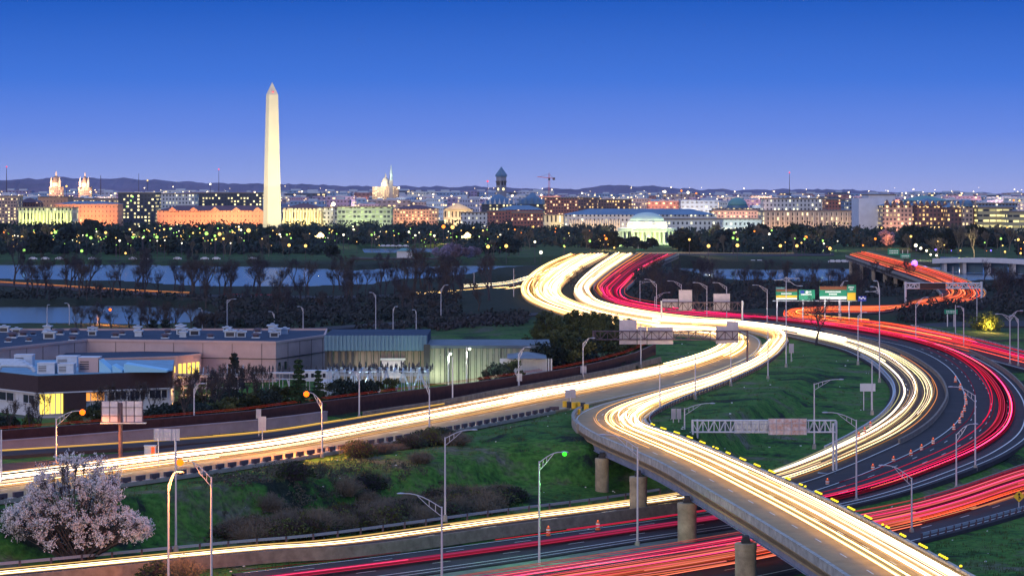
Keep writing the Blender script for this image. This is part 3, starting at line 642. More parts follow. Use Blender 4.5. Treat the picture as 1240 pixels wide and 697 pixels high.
# court building in front
ct = thing('annex_building', 'low dusky pink annex with yellow lit windows between the warehouse and the brown building', 'building', (-70, 548, GZ0))
c_f = [wxy(60, 437, 10.6), wxy(120, 434.5, 10.6), wxy(214, 431.5, 10.6), wxy(243, 428.5, 10.6)]
c_b = [wxy(240, 423.2, 10.6), wxy(80, 426.5, 10.6)]
MB().prism(c_f+c_b, GZ0-1, 10.4).build('wall', M['purplewall'], ct); MB().prism(c_f+c_b, 10.403, 10.5).build('roof', M['darkroof'], ct)
MB().sweep([(x, y, 10.4) for x, y in c_f], .45, .35, 0).build('parapet', M['purplewall'], ct)
oo = offset([(x, y, 0) for x, y in c_f], -.12)
def on_wall(a, b, t): return a[0]+(b[0]-a[0])*t, a[1]+(b[1]-a[1])*t, math.atan2(b[1]-a[1], b[0]-a[0])
for i, t in enumerate((.55, .68, .80, .92)):
    x, y, an = on_wall(oo[1], oo[2], t); f_ = MB().box((x, y, 8.0), (1.9, .15, 1.3), an).build('window', M['warmwin'] if i != 2 else M['glass'], ct)
for t in (.12, .3, .5, .68, .86):
    x, y, an = on_wall(oo[2], oo[3], t); MB().box((x, y, 7.6), (.9, .15, 2.9), an).build('window', M['warmwin'], ct)
# roof units
hv = thing('rooftop_unit', 'white boxy ventilation unit on the flat warehouse roof', 'rooftop unit', (0, 0, 0), 'ventilation units on the warehouse roof')
MB().box((0, 0, .55), (2.0, 1.5, 1.1)).box((0, 0, 1.2), (2.5, 2.0, .22)).build('housing', M['hvac'], hv); MB().box((0, -.78, .55), (1.5, .06, .7)).build('grille', M['darkmetal'], hv)
MB().lathe([(.4, 1.3), (.5, 1.5), (.15, 1.62)], (0, 0, 0), 12).build('fan_cowl', M['steel'], hv)
fn = thing('roof_vent', 'low rust coloured roof vent on the flat warehouse roof', 'roof vent', (0, 0, 0), 'rusty vents on the warehouse roof')
MB().lathe([(.5, 0), (.5, .5), (.9, .55), (.6, .85), (.1, .95)], (0, 0, 0), 14).build('hood', M['rust'], fn); MB().box((0, 0, .1), (1.4, 1.4, .2)).build('curb', M['hvac'], fn)
rr = random.Random(3)
spots = [(5,402),(20,404),(58,401),(57,405.5),(60,410),(112,402.5),(112,406),(167,402),(168,407),(219,401.5),(220,404.5),(222,408),(236,406),(275,401.5),(278,404),(279,408),(292,408),(330,401.5),(334,405),(332,408),(345,404)]
for i, (x, y) in enumerate(spots):
    p = P(x, y, 12.56); place(hv, p, rz=rr.choice((0, .1, 1.57)), sc=rr.uniform(.8, 1.25))
for x, y in ((15,409),(28,407),(40,406),(35,413),(10,414),(72,405),(88,412),(140,408),(148,405),(200,409.5),(203,404),(255,409),(310,409),(312,403),(90,404)): place(fn, P(x, y, 12.56), sc=rr.uniform(.9, 1.5))
# brown fronted building
bb_ = thing('office_building', 'low building with a deep dark brown fascia and cluttered pale blue roof at left', 'building', (-75, 485, GZ0))
zt = 12.0
b_f = [wxy(-30, 447, zt), wxy(46, 455, zt), wxy(209, 449, zt)]; b_b = [wxy(211, 436, zt), wxy(-30, 436, zt)]
MB().prism(b_f+b_b, 9.05, zt).build('fascia', M['brownband'], bb_)
ins = offset([(x, y, 0) for x, y in b_f], .8); ins = [(q[0], q[1]) for q in ins]
MB().prism(ins+b_b, GZ0-1.5, 9.047).build('wall', M['white'], bb_)
MB().prism(b_f+b_b, zt+.003, zt+.08).build('roof', mat('pale_blue_roof', (.16, .32, .45), .6, noise_s=.4, amt=.35), bb_)
MB().sweep([(x, y, 9.05) for x, y in b_f], .3, .2, -.2).build('trim', M['white'], bb_)
of = offset([(x, y, 0) for x, y in ins], -.12)
def panes(a, b, t0, t1, z0, z1, matn, nm='window', mull=0):
    x0, y0, an = on_wall(a, b, t0); x1, y1, _ = on_wall(a, b, t1); w_ = math.hypot(x1-x0, y1-y0)
    f_ = MB().box(((x0+x1)/2, (y0+y1)/2, (z0+z1)/2), (w_, .2, z1-z0), an).build(nm, M[matn], bb_)
    if mull:
        k = MB()
        for i in range(mull+1): t = t0+(t1-t0)*i/mull; x, y, _ = on_wall(a, b, t); k.box((x, y-.1, (z0+z1)/2), (.14, .24, z1-z0), an)
        k.sweep([(x0, y0-.1, z0), (x1, y1-.1, z0)], .3, .12, -.1); q = k.build('mullion', M['white'], bb_)
panes(of[1], of[2], .0, .20, 5.2, 8.7, 'warmwin', mull=5)
panes(of[1], of[2], .33, .49, 7.2, 8.6, 'orangewin', mull=3)
panes(of[1], of[2], .52, .66, 7.2, 8.6, 'glass', mull=3); panes(of[1], of[2], .68, .80, 7.2, 8.6, 'glass', mull=3); panes(of[1], of[2], .83, .97, 7.2, 8.6, 'glass', mull=3)
panes(of[0], of[1], .35, .6, 7.0, 8.4, 'glass', mull=2); panes(of[0], of[1], .75, .93, 7.0, 8.4, 'glass', mull=2)
x, y, an = on_wall(of[1], of[2], .265); MB().box((x, y-.3, 7.0), (4.2, .6, 4.1), an).build('stair_panel', M['brownband'], bb_)
def roofbox(label, px0, px1, ytop, ybase, d, name='air_handler', m_='hvac', slope=0):
    p0 = P((px0+px1)/2, ybase, zt+.08); Y = p0.y; w_ = (px1-px0)*Y/F; h = (ybase-ytop)*Y/F
    o = thing(name, label, 'rooftop unit', (p0.x, Y, zt+.08)); b = MB()
    b.box((p0.x, Y+d/2, zt+.08+h/2), (w_, d, h)); b.build('casing', M[m_], o)
    g_ = MB()
    for i in range(4): g_.box((p0.x-w_*.2, Y-.03, zt+.08+h*(.25+.16*i)), (w_*.45, .06, h*.07))
    g_.build('louvre', M['darkmetal'], o); MB().box((p0.x, Y+d/2, zt+.08+h+.06), (w_*1.04, d*1.04, .1)).build('cap', M['white'], o)
roofbox('square white plant box on the brown building roof, behind the curved ducts', 17, 39, 430, 442, 3)
roofbox('wide pale blue air handler with a grey door on the brown building roof', 45, 66, 440, 452.5, 3)
roofbox('louvred white air handler right of the wide blue one on the roof', 70, 89, 441, 452.3, 3)
roofbox('tall mauve plant room on the middle of the brown building roof', 95, 119, 433, 450.5, 4, 'plant_room', 'purplewall')
roofbox('smaller blue grey plant box against the tall mauve plant room', 68, 93, 432, 444, 4, 'plant_room', 'hvac')
for i, (x0, x1, h) in enumerate(((120,135,2.2),(136,148,1.3),(150,202,1.5))):
    p = P((x0+x1)/2, 450.5, zt+.08); w_ = (x1-x0)*p.y/F
    k = MB(); a = (p.x-w_/2, p.y, zt+.08); k.v = [(a[0], p.y, a[2]), (a[0]+w_, p.y, a[2]), (a[0]+w_, p.y+5, a[2]), (a[0], p.y+5, a[2]), (a[0], p.y, a[2]+h), (a[0]+w_, p.y, a[2]+.3), (a[0]+w_, p.y+5, a[2]+.3), (a[0], p.y+5, a[2]+h)]
    k.f = [(3, 2, 1, 0), (4, 5, 6, 7), (0, 1, 5, 4), (1, 2, 6, 5), (2, 3, 7, 6), (3, 0, 4, 7)]
    tag(k.build('skylight', mat('sky_blue_panel', (.22, .48, .65), .4), org=a), ('short sloped blue skylight next to the tall mauve plant room', 'small middle sloped blue skylight on the roof', 'long thin sloped blue skylight at the right end of the brown building roof')[i], 'skylight')
for i in range(3):
    p = P(3+i*4, 444+i*3, zt+.1); ar = [(p.x+8*math.cos(t)*.35, p.y, zt+.2+1.3*math.sin(t)) for t in np.linspace(0, math.pi, 9)]
    pt = [(p.x-2, p.y, zt+.3), (p.x-1.4, p.y, zt+1.3), (p.x+3.2, p.y, zt+1.2), (p.x+4.2, p.y, zt+.9), (p.x+4.6, p.y, zt+.1)]
    tag(MB().path(pt, .38, 10).build('duct', M['hvac'], org=pt[0], smooth=False), 'bent pale blue roof duct, %s of three at the left end' % ('rearmost', 'middle', 'front')[i], 'duct', 'curved ducts on the roof')
# long corrugated shed
sh = thing('corrugated_shed', 'long corrugated metal shed with a blue fascia behind the substation', 'warehouse', (-10, 565, GZ0))
ys = 566; x0, x1, x2 = XA(393, ys), XA(517, ys-3), XA(655, ys-3)
k = MB(); nrib = 46
for i in range(nrib):
    xa = x0+(x1-x0)*i/nrib; wd = (x1-x0)/nrib; k.box((xa+wd*.5, ys+(.4 if i % 3 else 0), (GZ0-1+11.3)/2), (wd*(1 if i % 3 else .5), .5, 11.3-GZ0+1))
k.build('wall', mat('brown_corrugated', (.25, .19, .17), .6, .1, noise_s=.12, amt=.4), sh)
k = MB(); nrib = 60
for i in range(nrib):
    xa = x1+(x2+1-x1)*i/nrib; wd = (x2+1-x1)/nrib; k.box((xa+wd*.5, ys-3+(.4 if i % 3 else 0), (GZ0-1+12)/2), (wd*(1 if i % 3 else .5), .5, 12-GZ0+1))
k.build('wall', M['corr'], sh)
MB().box((x1, ys-3.2, 8.3), (1.3, .9, 9)).build('corner_post', M['darkmetal'], sh)
MB().box(((x0+x1)/2, ys+12, 12.9), (x1-x0, 25.5, 3.2)).build('roof', M['darkroof'], sh)
k = MB()
for i in range(27): k.box((x0+(x1-x0)*(i+.5)/27, ys-.95, 12.95), (.35, .35, 3.2))
k.build('fascia_ribs', mat('pale_blue_rib', (.09, .17, .25), .5), sh)
MB().box(((x0+x1)/2, ys-.72, 12.95), (x1-x0, .3, 3.1)).build('fascia', M['blueroof'], sh)
MB().box(((x1+x2)/2+1, ys+8, 12.3), (x2-x1+2, 23, .6)).build('roof', bpy.data.materials.get('grey_blue_roof') or mat('grey_blue_roof', (.10, .13, .17), .7, noise_s=.3), sh)
for px in (476,): MB().box((XA(px, ys), ys-.55, 7.5), (4.6, .5, 3.6)).build('roller_door', M['signback'], sh); MB().box((XA(px, ys), ys-.6, 9.6), (5.2, .7, .4)).build('lintel', M['white'], sh)
for px in (395,402,411,419,427): MB().box((XA(px, ys), ys-.45, 8), (.5, .5, 7)).build('buttress', M['darkmetal'], sh)
for px in (539,545,556,567,607): MB().tube((XA(px, ys), ys-3.6, 5), (XA(px, ys), ys-3.6, 12), .12).build('downpipe', M['darkmetal'], sh)
# small white hall behind the hedge
h2 = thing('white_hall', 'low blue roofed hall with a striped white wall behind the bushes', 'building', (XA(640, 548), 548, GZ0))
k = MB()
for i in range(16): k.box((XA(618, 548)+i*.55, 548, 8), (.3, .4, 5.6))
k.box((XA(634, 548), 548.4, 8), (9.5, .5, 5.6)); k.build('wall', M['white'], h2)
MB().hip(XA(614, 548), XA(662, 548), 546, 562, 10.9, 11.6).build('roof', mat('steel_blue_roof', (.12, .15, .19), .5, .2, noise_s=.3), h2)
# fuel / billboard-like tanks etc. substation
ss = thing('substation', 'white steel lattice substation with rows of insulators beside the shed', 'substation', (XA(420, 530), 530, GZ0))
st_ = MB(); bm_ = MB(); insu = MB()
for row, Yr in enumerate((522, 527, 532)):
    for i in range(13):
        x = XA(398+i*10, Yr)
        st_.tube((x-.35, Yr, GZ0), (x-.1, Yr, 10), .10, .07, 4).tube((x+.35, Yr, GZ0), (x+.1, Yr, 10), .10, .07, 4)
        if i < 12:
            x2_ = XA(408+i*10, Yr)
            if i % 2 == 0: bm_.tube((x, Yr, GZ0+.6), (x2_, Yr, 9.6), .08, .08, 4)
            else: bm_.tube((x, Yr, 9.6), (x2_, Yr, GZ0+.6), .08, .08, 4)
        for j in range(2):
            xx = x+j*.9; insu.lathe([(.05, 0), (.2, .1), (.08, .25), (.2, .4), (.08, .55), (.2, .7), (.05, 1.3)], (xx+((i*29+j*13+row*7) % 10)*.09-.4, Yr, 10.1-((i*17+row*5+j) % 7)*.09), 6) if (i*5+j*3+row) % 4 else None; insu.v and insu.build('insulator', M['darkmetal'], ss); insu = MB()
    xa, xb = XA(396, Yr), XA(520, Yr)
    for z in (9.2, 10.0): bm_.box(((xa+xb)/2, Yr, z), (xb-xa, .22, .16))
for i in range(13):
    x = XA(398+i*10, 527); bm_.box((x, 527, 10.0), (.18, 12, .18))
st_.build('column_frame', M['hvac'], ss); bm_.build('beam', M['hvac'], ss);
s2 = thing('switchgear_yard', 'low blue white switchgear yard in front of the lavender warehouse corner', 'substation', (XA(340, 540), 540, GZ0))
a_ = MB(); b_ = MB()
for i in range(16):
    x = XA(310+i*6.5+(i*37 % 5)*.8, 541); a_.tube((x, 541, GZ0), (x, 541, 8.3), .08, .08, 4); MB().lathe([(.06, 0), (.2, .2), (.08, .4), (.22, .6), (.05, 1.3)], (x, 541, 8.6), 6).build('insulator', M['darkmetal'], s2)
a_.box((XA(358, 541), 541, 8.4), (17, 1.4, .3)).box((XA(358, 541), 541, 7.2), (17, .2, .2)); a_.build('frame', M['white'], s2)
MB().box((XA(384, 538), 538, 8.1), (6.0, 2.5, 2.1)).build('control_cabin', M['white'], s2)
for i in range(4): MB().box((XA(372+i*7, 538), 536.7, 8.2), (.55, .1, .8)).build('window', M['glass'], s2)
s3 = thing('tank', 'pale cylindrical tank beside the substation frame', 'tank', (XA(394, 524), 524, GZ0))
MB().lathe([(1.7, 0), (1.7, 3.2), (1.2, 3.6)], (XA(394, 524), 524, GZ0), 20).build('shell', M['white'], s3); MB().tube((XA(394, 524)-1.7, 522.6, GZ0), (XA(394, 524)-1.7, 522.6, GZ0+3.6), .08).build('ladder', M['steel'], s3)
# canopy / pipe rack between the two buildings (lit orange)
pr = thing('pipe_rack', 'steel pipe rack and walkway glowing orange beside the brown building', 'pipe rack', (XA(245, 515), 515, GZ0))
k = MB()
for px in (222, 236, 250, 262, 275, 288):
    k.tube((XA(px, 515), 515, GZ0-.5), (XA(px, 515), 515, 9.6), .12, .12, 5); k.tube((XA(px, 512), 512, GZ0-.5), (XA(px, 512), 512, 9.6), .12, .12, 5)
k.build('column', M['white'], pr)
k = MB()
for z in (6, 7.4, 9.6): k.box((XA(255, 515), 515, z), (11.5, .25, .2)).box((XA(255, 512), 512, z+.05), (11.3, .25, .2))
k.build('beam', M['white'], pr); MB().box((XA(255, 514), 514, 9.85), (12.5, 4, .25)).build('walkway', M['concrete'], pr)
k = MB()
rr = random.Random(5)
for i in range(14): x = XA(232, 514)+i*.75; MB().tube((x, 514+rr.uniform(-1, 1), 9.95), (x, 514, 10.7+rr.random()*1.2), .1, .1, 6).build('vent_pipe', M['hvac'], pr)


# ================================================================== LIGHTS OF THE PLACE (light sources without fixture meshes)
def point(name, loc, col, power, rad=.25):
    l = bpy.data.lights.new(name, 'POINT'); l.energy = power; l.color = col; l.shadow_soft_size = rad
    o = bpy.data.objects.new(name, l); o.location = loc; COL.objects.link(o); return o
def flood(name, x, Y, z, width, dist, col, power, aim, tall=2.0):
    """a one-sided area light in front of a facade, turned to it"""
    l = bpy.data.lights.new(name, 'AREA'); l.shape = 'RECTANGLE'; l.size = width; l.size_y = tall; l.energy = power; l.color = col; l.spread = R(150)
    o = bpy.data.objects.new(name, l); o.location = (x, Y-dist, z); COL.objects.link(o)
    o.rotation_euler = (Vector((x, Y, aim))-Vector(o.location)).to_track_quat('-Z', 'Y').to_euler(); return o
point('wall_lamp', (XA(226, 512), 530, 9.0), (1, .36, .08), 2500)
point('wall_lamp', (XA(222, 505), 507, 7.5), (1, .40, .08), 1800)
point('wall_lamp', (XA(258, 560), 560, 9.5), (1, .45, .2), 900)
flood('wall_flood', XA(585, ys-3), ys-3, 5.2, 30, 4.5, (.78, 1, .50), 1700, 9)
flood('wall_flood', XA(470, ys), ys, 6.2, 24, 4.5, (.9, .95, .6), 450, 9)
point('yard_lamp', (XA(505, 530), 528, 8.0), (.65, .95, 1), 1100)
point('yard_lamp', (XA(440, 530), 530, 8.0), (.6, .85, 1), 800)
# ================================================================== THE CITY
FM = {}
def fm(key, *a, **k):
    if key not in FM: FM[key] = facade('facade_'+key, *a, **k)
    return FM[key]
fm('tan', (.34, .25, .22), .35); fm('brown', (.13, .07, .08), .38, (1, .62, .22)); fm('blue', (.14, .20, .32), .16, (1, .9, .6)); fm('purple', (.17, .13, .24), .22)
fm('beige', (.42, .36, .32), .34, (1, .82, .45), gw=4.5, gh=4.2, ww=.5, wh=.62); fm('grey', (.28, .28, .34), .22, (.9, .95, .8)); fm('gold', (.34, .31, .20), .85, (1, .85, .34), st=1.1, gw=5.5, gh=4.4, ww=.86, wh=.4)
fm('orange', (.50, .27, .17), .05, (1, .7, .3), gw=4, gh=5, ww=.2, wh=.4); fm('dark', (.045, .05, .08), .45, (1, .85, .4), gw=4, gh=4); fm('pale', (.48, .50, .54), .22, (.95, .9, .6), gw=4, gh=4.5, ww=.4)
fm('brick', (.28, .10, .08), .18, (1, .6, .3)); fm('green', (.30, .33, .28), .5, (.8, 1, .4), st=.6, gw=4, gh=5, ww=.7, wh=.5); fm('stonehall', (.55, .52, .42), .25, (1, .85, .4), gw=4, gh=9, ww=.4, wh=.7)
fm('white', (.56, .58, .68), .0, ww=0.0)
for _k, _c, _l in (('f_tan', (.26, .20, .21), .10), ('f_brown', (.13, .08, .10), .14), ('f_blue', (.13, .20, .34), .05), ('f_purple', (.17, .14, .26), .07), ('f_grey', (.26, .27, .36), .08), ('f_pale', (.38, .40, .48), .06), ('f_brick', (.22, .10, .10), .10), ('f_dark', (.05, .06, .10), .16)):
    fm(_k, tuple(min(.6, c*1.5) for c in _c), _l*2.2, (1, .70, .32), st=1.9, gw=7, gh=6, ww=.5, wh=.4, glass=tuple(c*.45 for c in _c), roof=((.10, .17, .28), (.20, .26, .38), (.12, .10, .16))[len(_k) % 3])
def block(label, x0, x1, yt, Y, depth, key, roof=None, cat='building', name='office_building', rh=None, extras=True, group=None, ledge=True):
    X0, X1 = XA(x0, Y), XA(x1, Y); zt = ZA(yt, Y); z0 = 2.5
    o = thing(name, label, cat, ((X0+X1)/2, Y, z0), group)
    w_ = MB().box(((X0+X1)/2, Y+depth/2, (z0+zt)/2), (X1-X0, depth, zt-z0)).build('wall', FM[key], o)
    if roof:
        MB().hip(X0-1, X1+1, Y-1, Y+depth+1, zt+.003, zt+(rh or 5)).build('roof', M[roof], o)
    elif ledge: MB().box(((X0+X1)/2, Y+depth/2, zt+.5), (X1-X0+1.2, depth+1.2, 1.0)).build('cornice', M['oldconc'], o)
    return o
def gables(o, x0, x1, Y, zt, n, m_, w_=8, h=6, name='gable'):
    for i in range(n):
        x = x0+(x1-x0)*(i+.5)/n; k = MB(); k.v = [(x-w_/2, Y-1.5, zt), (x+w_/2, Y-1.5, zt), (x, Y-1.5, zt+h), (x-w_/2, Y+6, zt), (x+w_/2, Y+6, zt), (x, Y+6, zt+h)]
        k.f = [(0, 1, 2), (3, 5, 4), (0, 2, 5, 3), (1, 4, 5, 2), (0, 3, 4, 1)]; k.build(name, M[m_] if m_ in M else FM[m_], o)
def colonnade(o, x0, x1, Y, z0, z1, n, m_='stone', r=1.0):
    for i in range(n): x = x0+(x1-x0)*i/(n-1); MB().tube((x, Y, z0), (x, Y, z1), r, r*.85, 10).build('column', M[m_], o)
# --- the obelisk
Ym = 2829; Xm = XA(329.5, Ym); zb = 2.5; zs = ZA(115, Ym); zt_ = ZA(99.5, Ym); hb = 7.6; ht = 4.9
ob = thing('obelisk', 'tall floodlit stone obelisk rising far above the skyline', 'monument', (Xm, Ym, zb))
k = MB(); rz = R(24)
def sq(h, z): return [(Xm+h*math.sqrt(2)*math.cos(rz+math.pi/4+i*math.pi/2), Ym+h*math.sqrt(2)*math.sin(rz+math.pi/4+i*math.pi/2), z) for i in range(4)]
k.v = sq(hb, zb)+sq(ht, zs); k.f = [(i, (i+1) % 4, 4+(i+1) % 4, 4+i) for i in range(4)]+[(4, 5, 6, 7)]
om = mat('obelisk_marble', (.66, .60, .46), .7, noise_s=.05, amt=.12); k.build('shaft', om, ob)
on_ = om.node_tree; o_tc = on_.nodes.new('ShaderNodeTexCoord'); o_sp = on_.nodes.new('ShaderNodeSeparateXYZ'); o_r = on_.nodes.new('ShaderNodeValToRGB'); o_m = on_.nodes.new('ShaderNodeMix'); o_d = on_.nodes.new('ShaderNodeMapRange'); o_d.inputs['From Max'].default_value = 150
on_.links.new(o_tc.outputs['Object'], o_sp.inputs[0]); on_.links.new(o_sp.outputs['Z'], o_d.inputs['Value']); on_.links.new(o_d.outputs[0], o_r.inputs[0])
for _p, _c in ((0.0, .82), (.295, .88), (.305, 1.0)): e_ = o_r.color_ramp.elements[0] if _p == 0 else o_r.color_ramp.elements.new(_p); e_.position = _p; e_.color = (_c, _c, _c*.97, 1)
o_r.color_ramp.elements[-1].color = (.95, .95, .95, 1); o_m.data_type = 'RGBA'; o_m.blend_type = 'MULTIPLY'; o_m.inputs[0].default_value = 1
on_.links.new([n_ for n_ in on_.nodes if n_.type == 'VALTORGB' and n_ != o_r][0].outputs[0], o_m.inputs[6]); on_.links.new(o_r.outputs[0], o_m.inputs[7]); on_.links.new(o_m.outputs[2], on_.nodes['Principled BSDF'].inputs['Base Color'])
k = MB(); k.v = sq(ht+.05, zs+.01)+[(Xm, Ym, zt_)]; k.f = [(0, 1, 4), (1, 2, 4), (2, 3, 4), (3, 0, 4)]; k.build('pyramidion', M['stone'], ob)
MB().box((Xm+1.5, Ym-ht*1.0, zs+3), (1.6, 1.2, 1)).build('aircraft_lamp', M['L_red'], ob)
for dx, pw in ((-85, 500000), (95, 560000)):
    l = bpy.data.lights.new('obelisk_flood', 'SPOT'); l.energy = pw*3.0; l.color = (1, .85, .50); l.spot_size = R(100); l.spot_blend = .8; l.shadow_soft_size = 2
    o = bpy.data.objects.new('obelisk_flood', l); o.location = (Xm+dx, Ym-120, 8); COL.objects.link(o); o.rotation_euler = (Vector((Xm, Ym, 85))-o.location).to_track_quat('-Z', 'Y').to_euler()
# --- domed memorial
Yj = 2050; Xj = XA(783.5, Yj); zj = lambda y: ZA(y, Yj)
jm = thing('domed_memorial', 'round white colonnaded memorial with a low dome lit yellow green', 'memorial', (Xj, Yj, 2))
MB().lathe([(26, -2), (26, zj(297)-2), (24, zj(296)-2), (24, zj(294)-2), (22.5, zj(293.5)-2)], (Xj, Yj, 2), 48).build('podium', M['marble'], jm)
MB().lathe([(22.3, zj(280)), (22.3, zj(276.3)), (21, zj(275.6)), (14.6, zj(275.3))], (Xj, Yj, 0), 48).build('entablature', M['marble'], jm)
MB().lathe([(15.2, zj(276)), (15.2, zj(271)), (14.4, zj(270.6)), (14.4, zj(268.4)), (13.4, zj(268))], (Xj, Yj, 0), 48).build('drum', M['marble'], jm)
MB().lathe([(13.2*math.cos(t), zj(268.4)+(zj(257)-zj(268.4))*math.sin(t)) for t in np.linspace(0, math.pi/2*.98, 12)], (Xj, Yj, 0), 48).build('dome', mat('dome_marble', (.48, .58, .52), .6), jm, smooth=True)
MB().lathe([(13, zj(294)), (13, zj(279))], (Xj, Yj, 0), 32).build('inner_wall', M['stone'], jm)
for i in range(26):
    t = 2*math.pi*i/26; x, y = Xj+21*math.cos(t), Yj+21*math.sin(t); MB().tube((x, y, zj(294)), (x, y, zj(279.8)), .85, .7, 10).build('column', M['marble'], jm)
colonnade(jm, Xj-11, Xj+11, Yj-27, zj(295), zj(280.5), 8, 'marble', .8)
MB().box((Xj, Yj-24, zj(279)), (26, 8, 1.8)).build('portico_roof', M['marble'], jm)
k = MB(); k.v = [(Xj-13, Yj-28, zj(278)), (Xj+13, Yj-28, zj(278)), (Xj, Yj-28, zj(274.6)), (Xj-13, Yj-15, zj(278)), (Xj+13, Yj-15, zj(278)), (Xj, Yj-15, zj(274.6))]; k.f = [(0, 1, 2), (3, 5, 4), (0, 2, 5, 3), (1, 4, 5, 2)]; k.build('pediment', M['marble'], jm)
point('memorial_lamp', (Xj-22, Yj-45, 5), (.72, 1, .35), 52000, 1); point('memorial_lamp', (Xj+24, Yj-45, 5), (.72, 1, .38), 52000, 1); point('memorial_lamp', (Xj, Yj-17.5, 6), (.9, 1, .4), 9000, 1)
for i in range(5):
    t = math.pi+math.pi*(i+.5)/5; point('dome_lamp', (Xj+18.6*math.cos(t), Yj+18.6*math.sin(t), zj(275)+1.2), (1, .9, .45), 4500, .5)
# --- domes and towers on the skyline
def dome(label, px, ytop, ybase, rpx, Y, body, m_='stone', lantern=True, name='domed_building', w_=None, col=(1, .8, .45), pw=0, ydrum=None, cat='building'):
    X = XA(px, Y); r = rpx*Y/F; zt = ZA(ytop, Y); zb_ = ZA(ybase, Y); o = thing(name, label, cat, (X, Y, 2.5)); H = zt-zb_
    lh = H*.3 if lantern else 0
    MB().lathe([(r, zb_), (r, zb_+H*.22), (r*.92, zb_+H*.25)], (X, Y, 0), 24).build('drum', M[m_], o)
    MB().lathe([(r*.9*math.cos(t), zb_+H*.25+(H*.75-lh)*math.sin(t)) for t in np.linspace(0, 1.5, 9)], (X, Y, 0), 24).build('dome', M[body], o, smooth=True)
    if lantern: MB().lathe([(r*.17, zt-lh-.5), (r*.17, zt-lh*.5), (.3, zt)], (X, Y, 0), 10).build('lantern', M[m_], o)
    W = (w_ or rpx*2.6)*Y/F; MB().box((X, Y+3, (2.5+zb_)/2), (W, r*2.2, zb_-2.5)).build('base_building', FM['tan'], o)
    if pw: point('dome_flood', (X-r*1.5, Y-r*3.2, zb_+2), col, pw, 1)
    return o
Yc = 4600
dome('cream lit capitol dome on a broad base left of its slim spire', 467, 210, 226, 5.6, Yc, 'stone', w_=32, pw=90000)
cs = thing('scaffold_spire', 'slim tapering lit spire standing beside the cream dome', 'tower', (XA(473.5, Yc-60), Yc-60, 2.5))
xs = XA(473.5, Yc-60); zq = lambda y: ZA(y, Yc-60)
MB().box((xs, Yc-60, (zq(218)+2)/2), (6, 6, zq(218)-2)).build('shaft', M['purplewall'], cs); MB().lathe([(3, zq(218)), (2.6, zq(210)), (1.2, zq(204)), (.3, zq(199.5))], (xs, Yc-60, 0), 8).build('spire', M['white'], cs)
point('spire_lamp', (xs, Yc-80, zq(212)), (.7, 1, .7), 25000, 1)
for nm, px in (('left of two', 68), ('right of two', 103)):
    Yd = 4300; o = dome('pink and gold lit spired dome, the %s at the far left' % nm, px, 207 if px == 68 else 208, 226, 5.5 if px == 68 else 3.8, Yd, 'oldconc', 'stone', w_=16, col=(1, .55, .3), pw=90000)
    for dx in (-5, 5): MB().lathe([(1.8, ZA(227, Yd)), (1.8, ZA(220, Yd)), (.2, ZA(214, Yd))], (XA(px+dx, Yd), Yd-6, 0), 8).build('turret', M['stone'], o)
dome('blue green domed museum behind the long columned hall', 893, 239, 252, 13, 3100, 'copper', 'blueroof', False, w_=60)
# clock tower building
Yt = 3300; xt = XA(607, Yt); zq2 = lambda y: ZA(y, Yt)
ck = thing('clock_tower', 'grey stone clock tower with a steep dark blue pyramid roof', 'tower', (xt, Yt, 2.5))
MB().box((xt, Yt, (2.5+zq2(213.5))/2), (8.8, 8.8, zq2(213.5)-2.5), R(35)).build('shaft', mat('grey_granite', (.30, .30, .36), .8, noise_s=.2), ck)
MB().box((xt, Yt, zq2(220)), (9.8, 9.8, 1.4), R(35)).build('belt', M['oldconc'], ck); MB().box((xt, Yt, zq2(212.8)), (10.2, 10.2, 2.4), R(35)).build('parapet', M['slate'], ck)
k = MB(); k.v = [(xt+7.1*math.cos(R(35)+math.pi/4+i*math.pi/2), Yt+7.1*math.sin(R(35)+math.pi/4+i*math.pi/2), zq2(211.6)) for i in range(4)]+[(xt, Yt, zq2(201.5))]; k.f = [(i, (i+1) % 4, 4) for i in range(4)]; k.build('roof', M['slate'], ck)
for a_ in (R(35)-math.pi/2, R(35)+math.pi):
    cx_, cy_ = xt+4.5*math.cos(a_), Yt+4.5*math.sin(a_); MB().tube((cx_-.3*math.cos(a_), cy_-.3*math.sin(a_), zq2(229)), (cx_+.1*math.cos(a_), cy_+.1*math.sin(a_), zq2(229)), 1.7, 1.7, 16).build('clock_face', emit('clock_face', (1, .85, .4), 2.0, False), ck)
    for j in (-1, 1): MB().box((xt+4.6*math.cos(a_)-j*2*math.sin(a_), Yt+4.6*math.sin(a_)+j*2*math.cos(a_), zq2(221.5)), (1.5, 1.5, 5), a_).build('belfry_opening', M['darkmetal'], ck)
Yp = 3240
cb = block('long hall with a blue mansard roof and white arched dormers below the clock tower', 583, 625, 247, Yp, 40, 'dark', 'slate', rh=ZA(235, Yp)-ZA(247, Yp))
gables(cb, XA(585, Yp), XA(625, Yp), Yp, ZA(247, Yp), 7, 'white', 3, 7, 'dormer')
cb = block('dark blue roofed hall with pointed dormers right of the clock tower base', 626, 664, 247, Yp, 40, 'dark', 'slate', rh=ZA(233, Yp)-ZA(247, Yp))
gables(cb, XA(626, Yp), XA(662, Yp), Yp, ZA(247, Yp), 5, 'slate', 5, 8, 'dormer')
block('low dark brick block with a thin orange lit strip under the clock tower', 604, 657, 254, 2900, 30, 'brick', 'slate', rh=5)
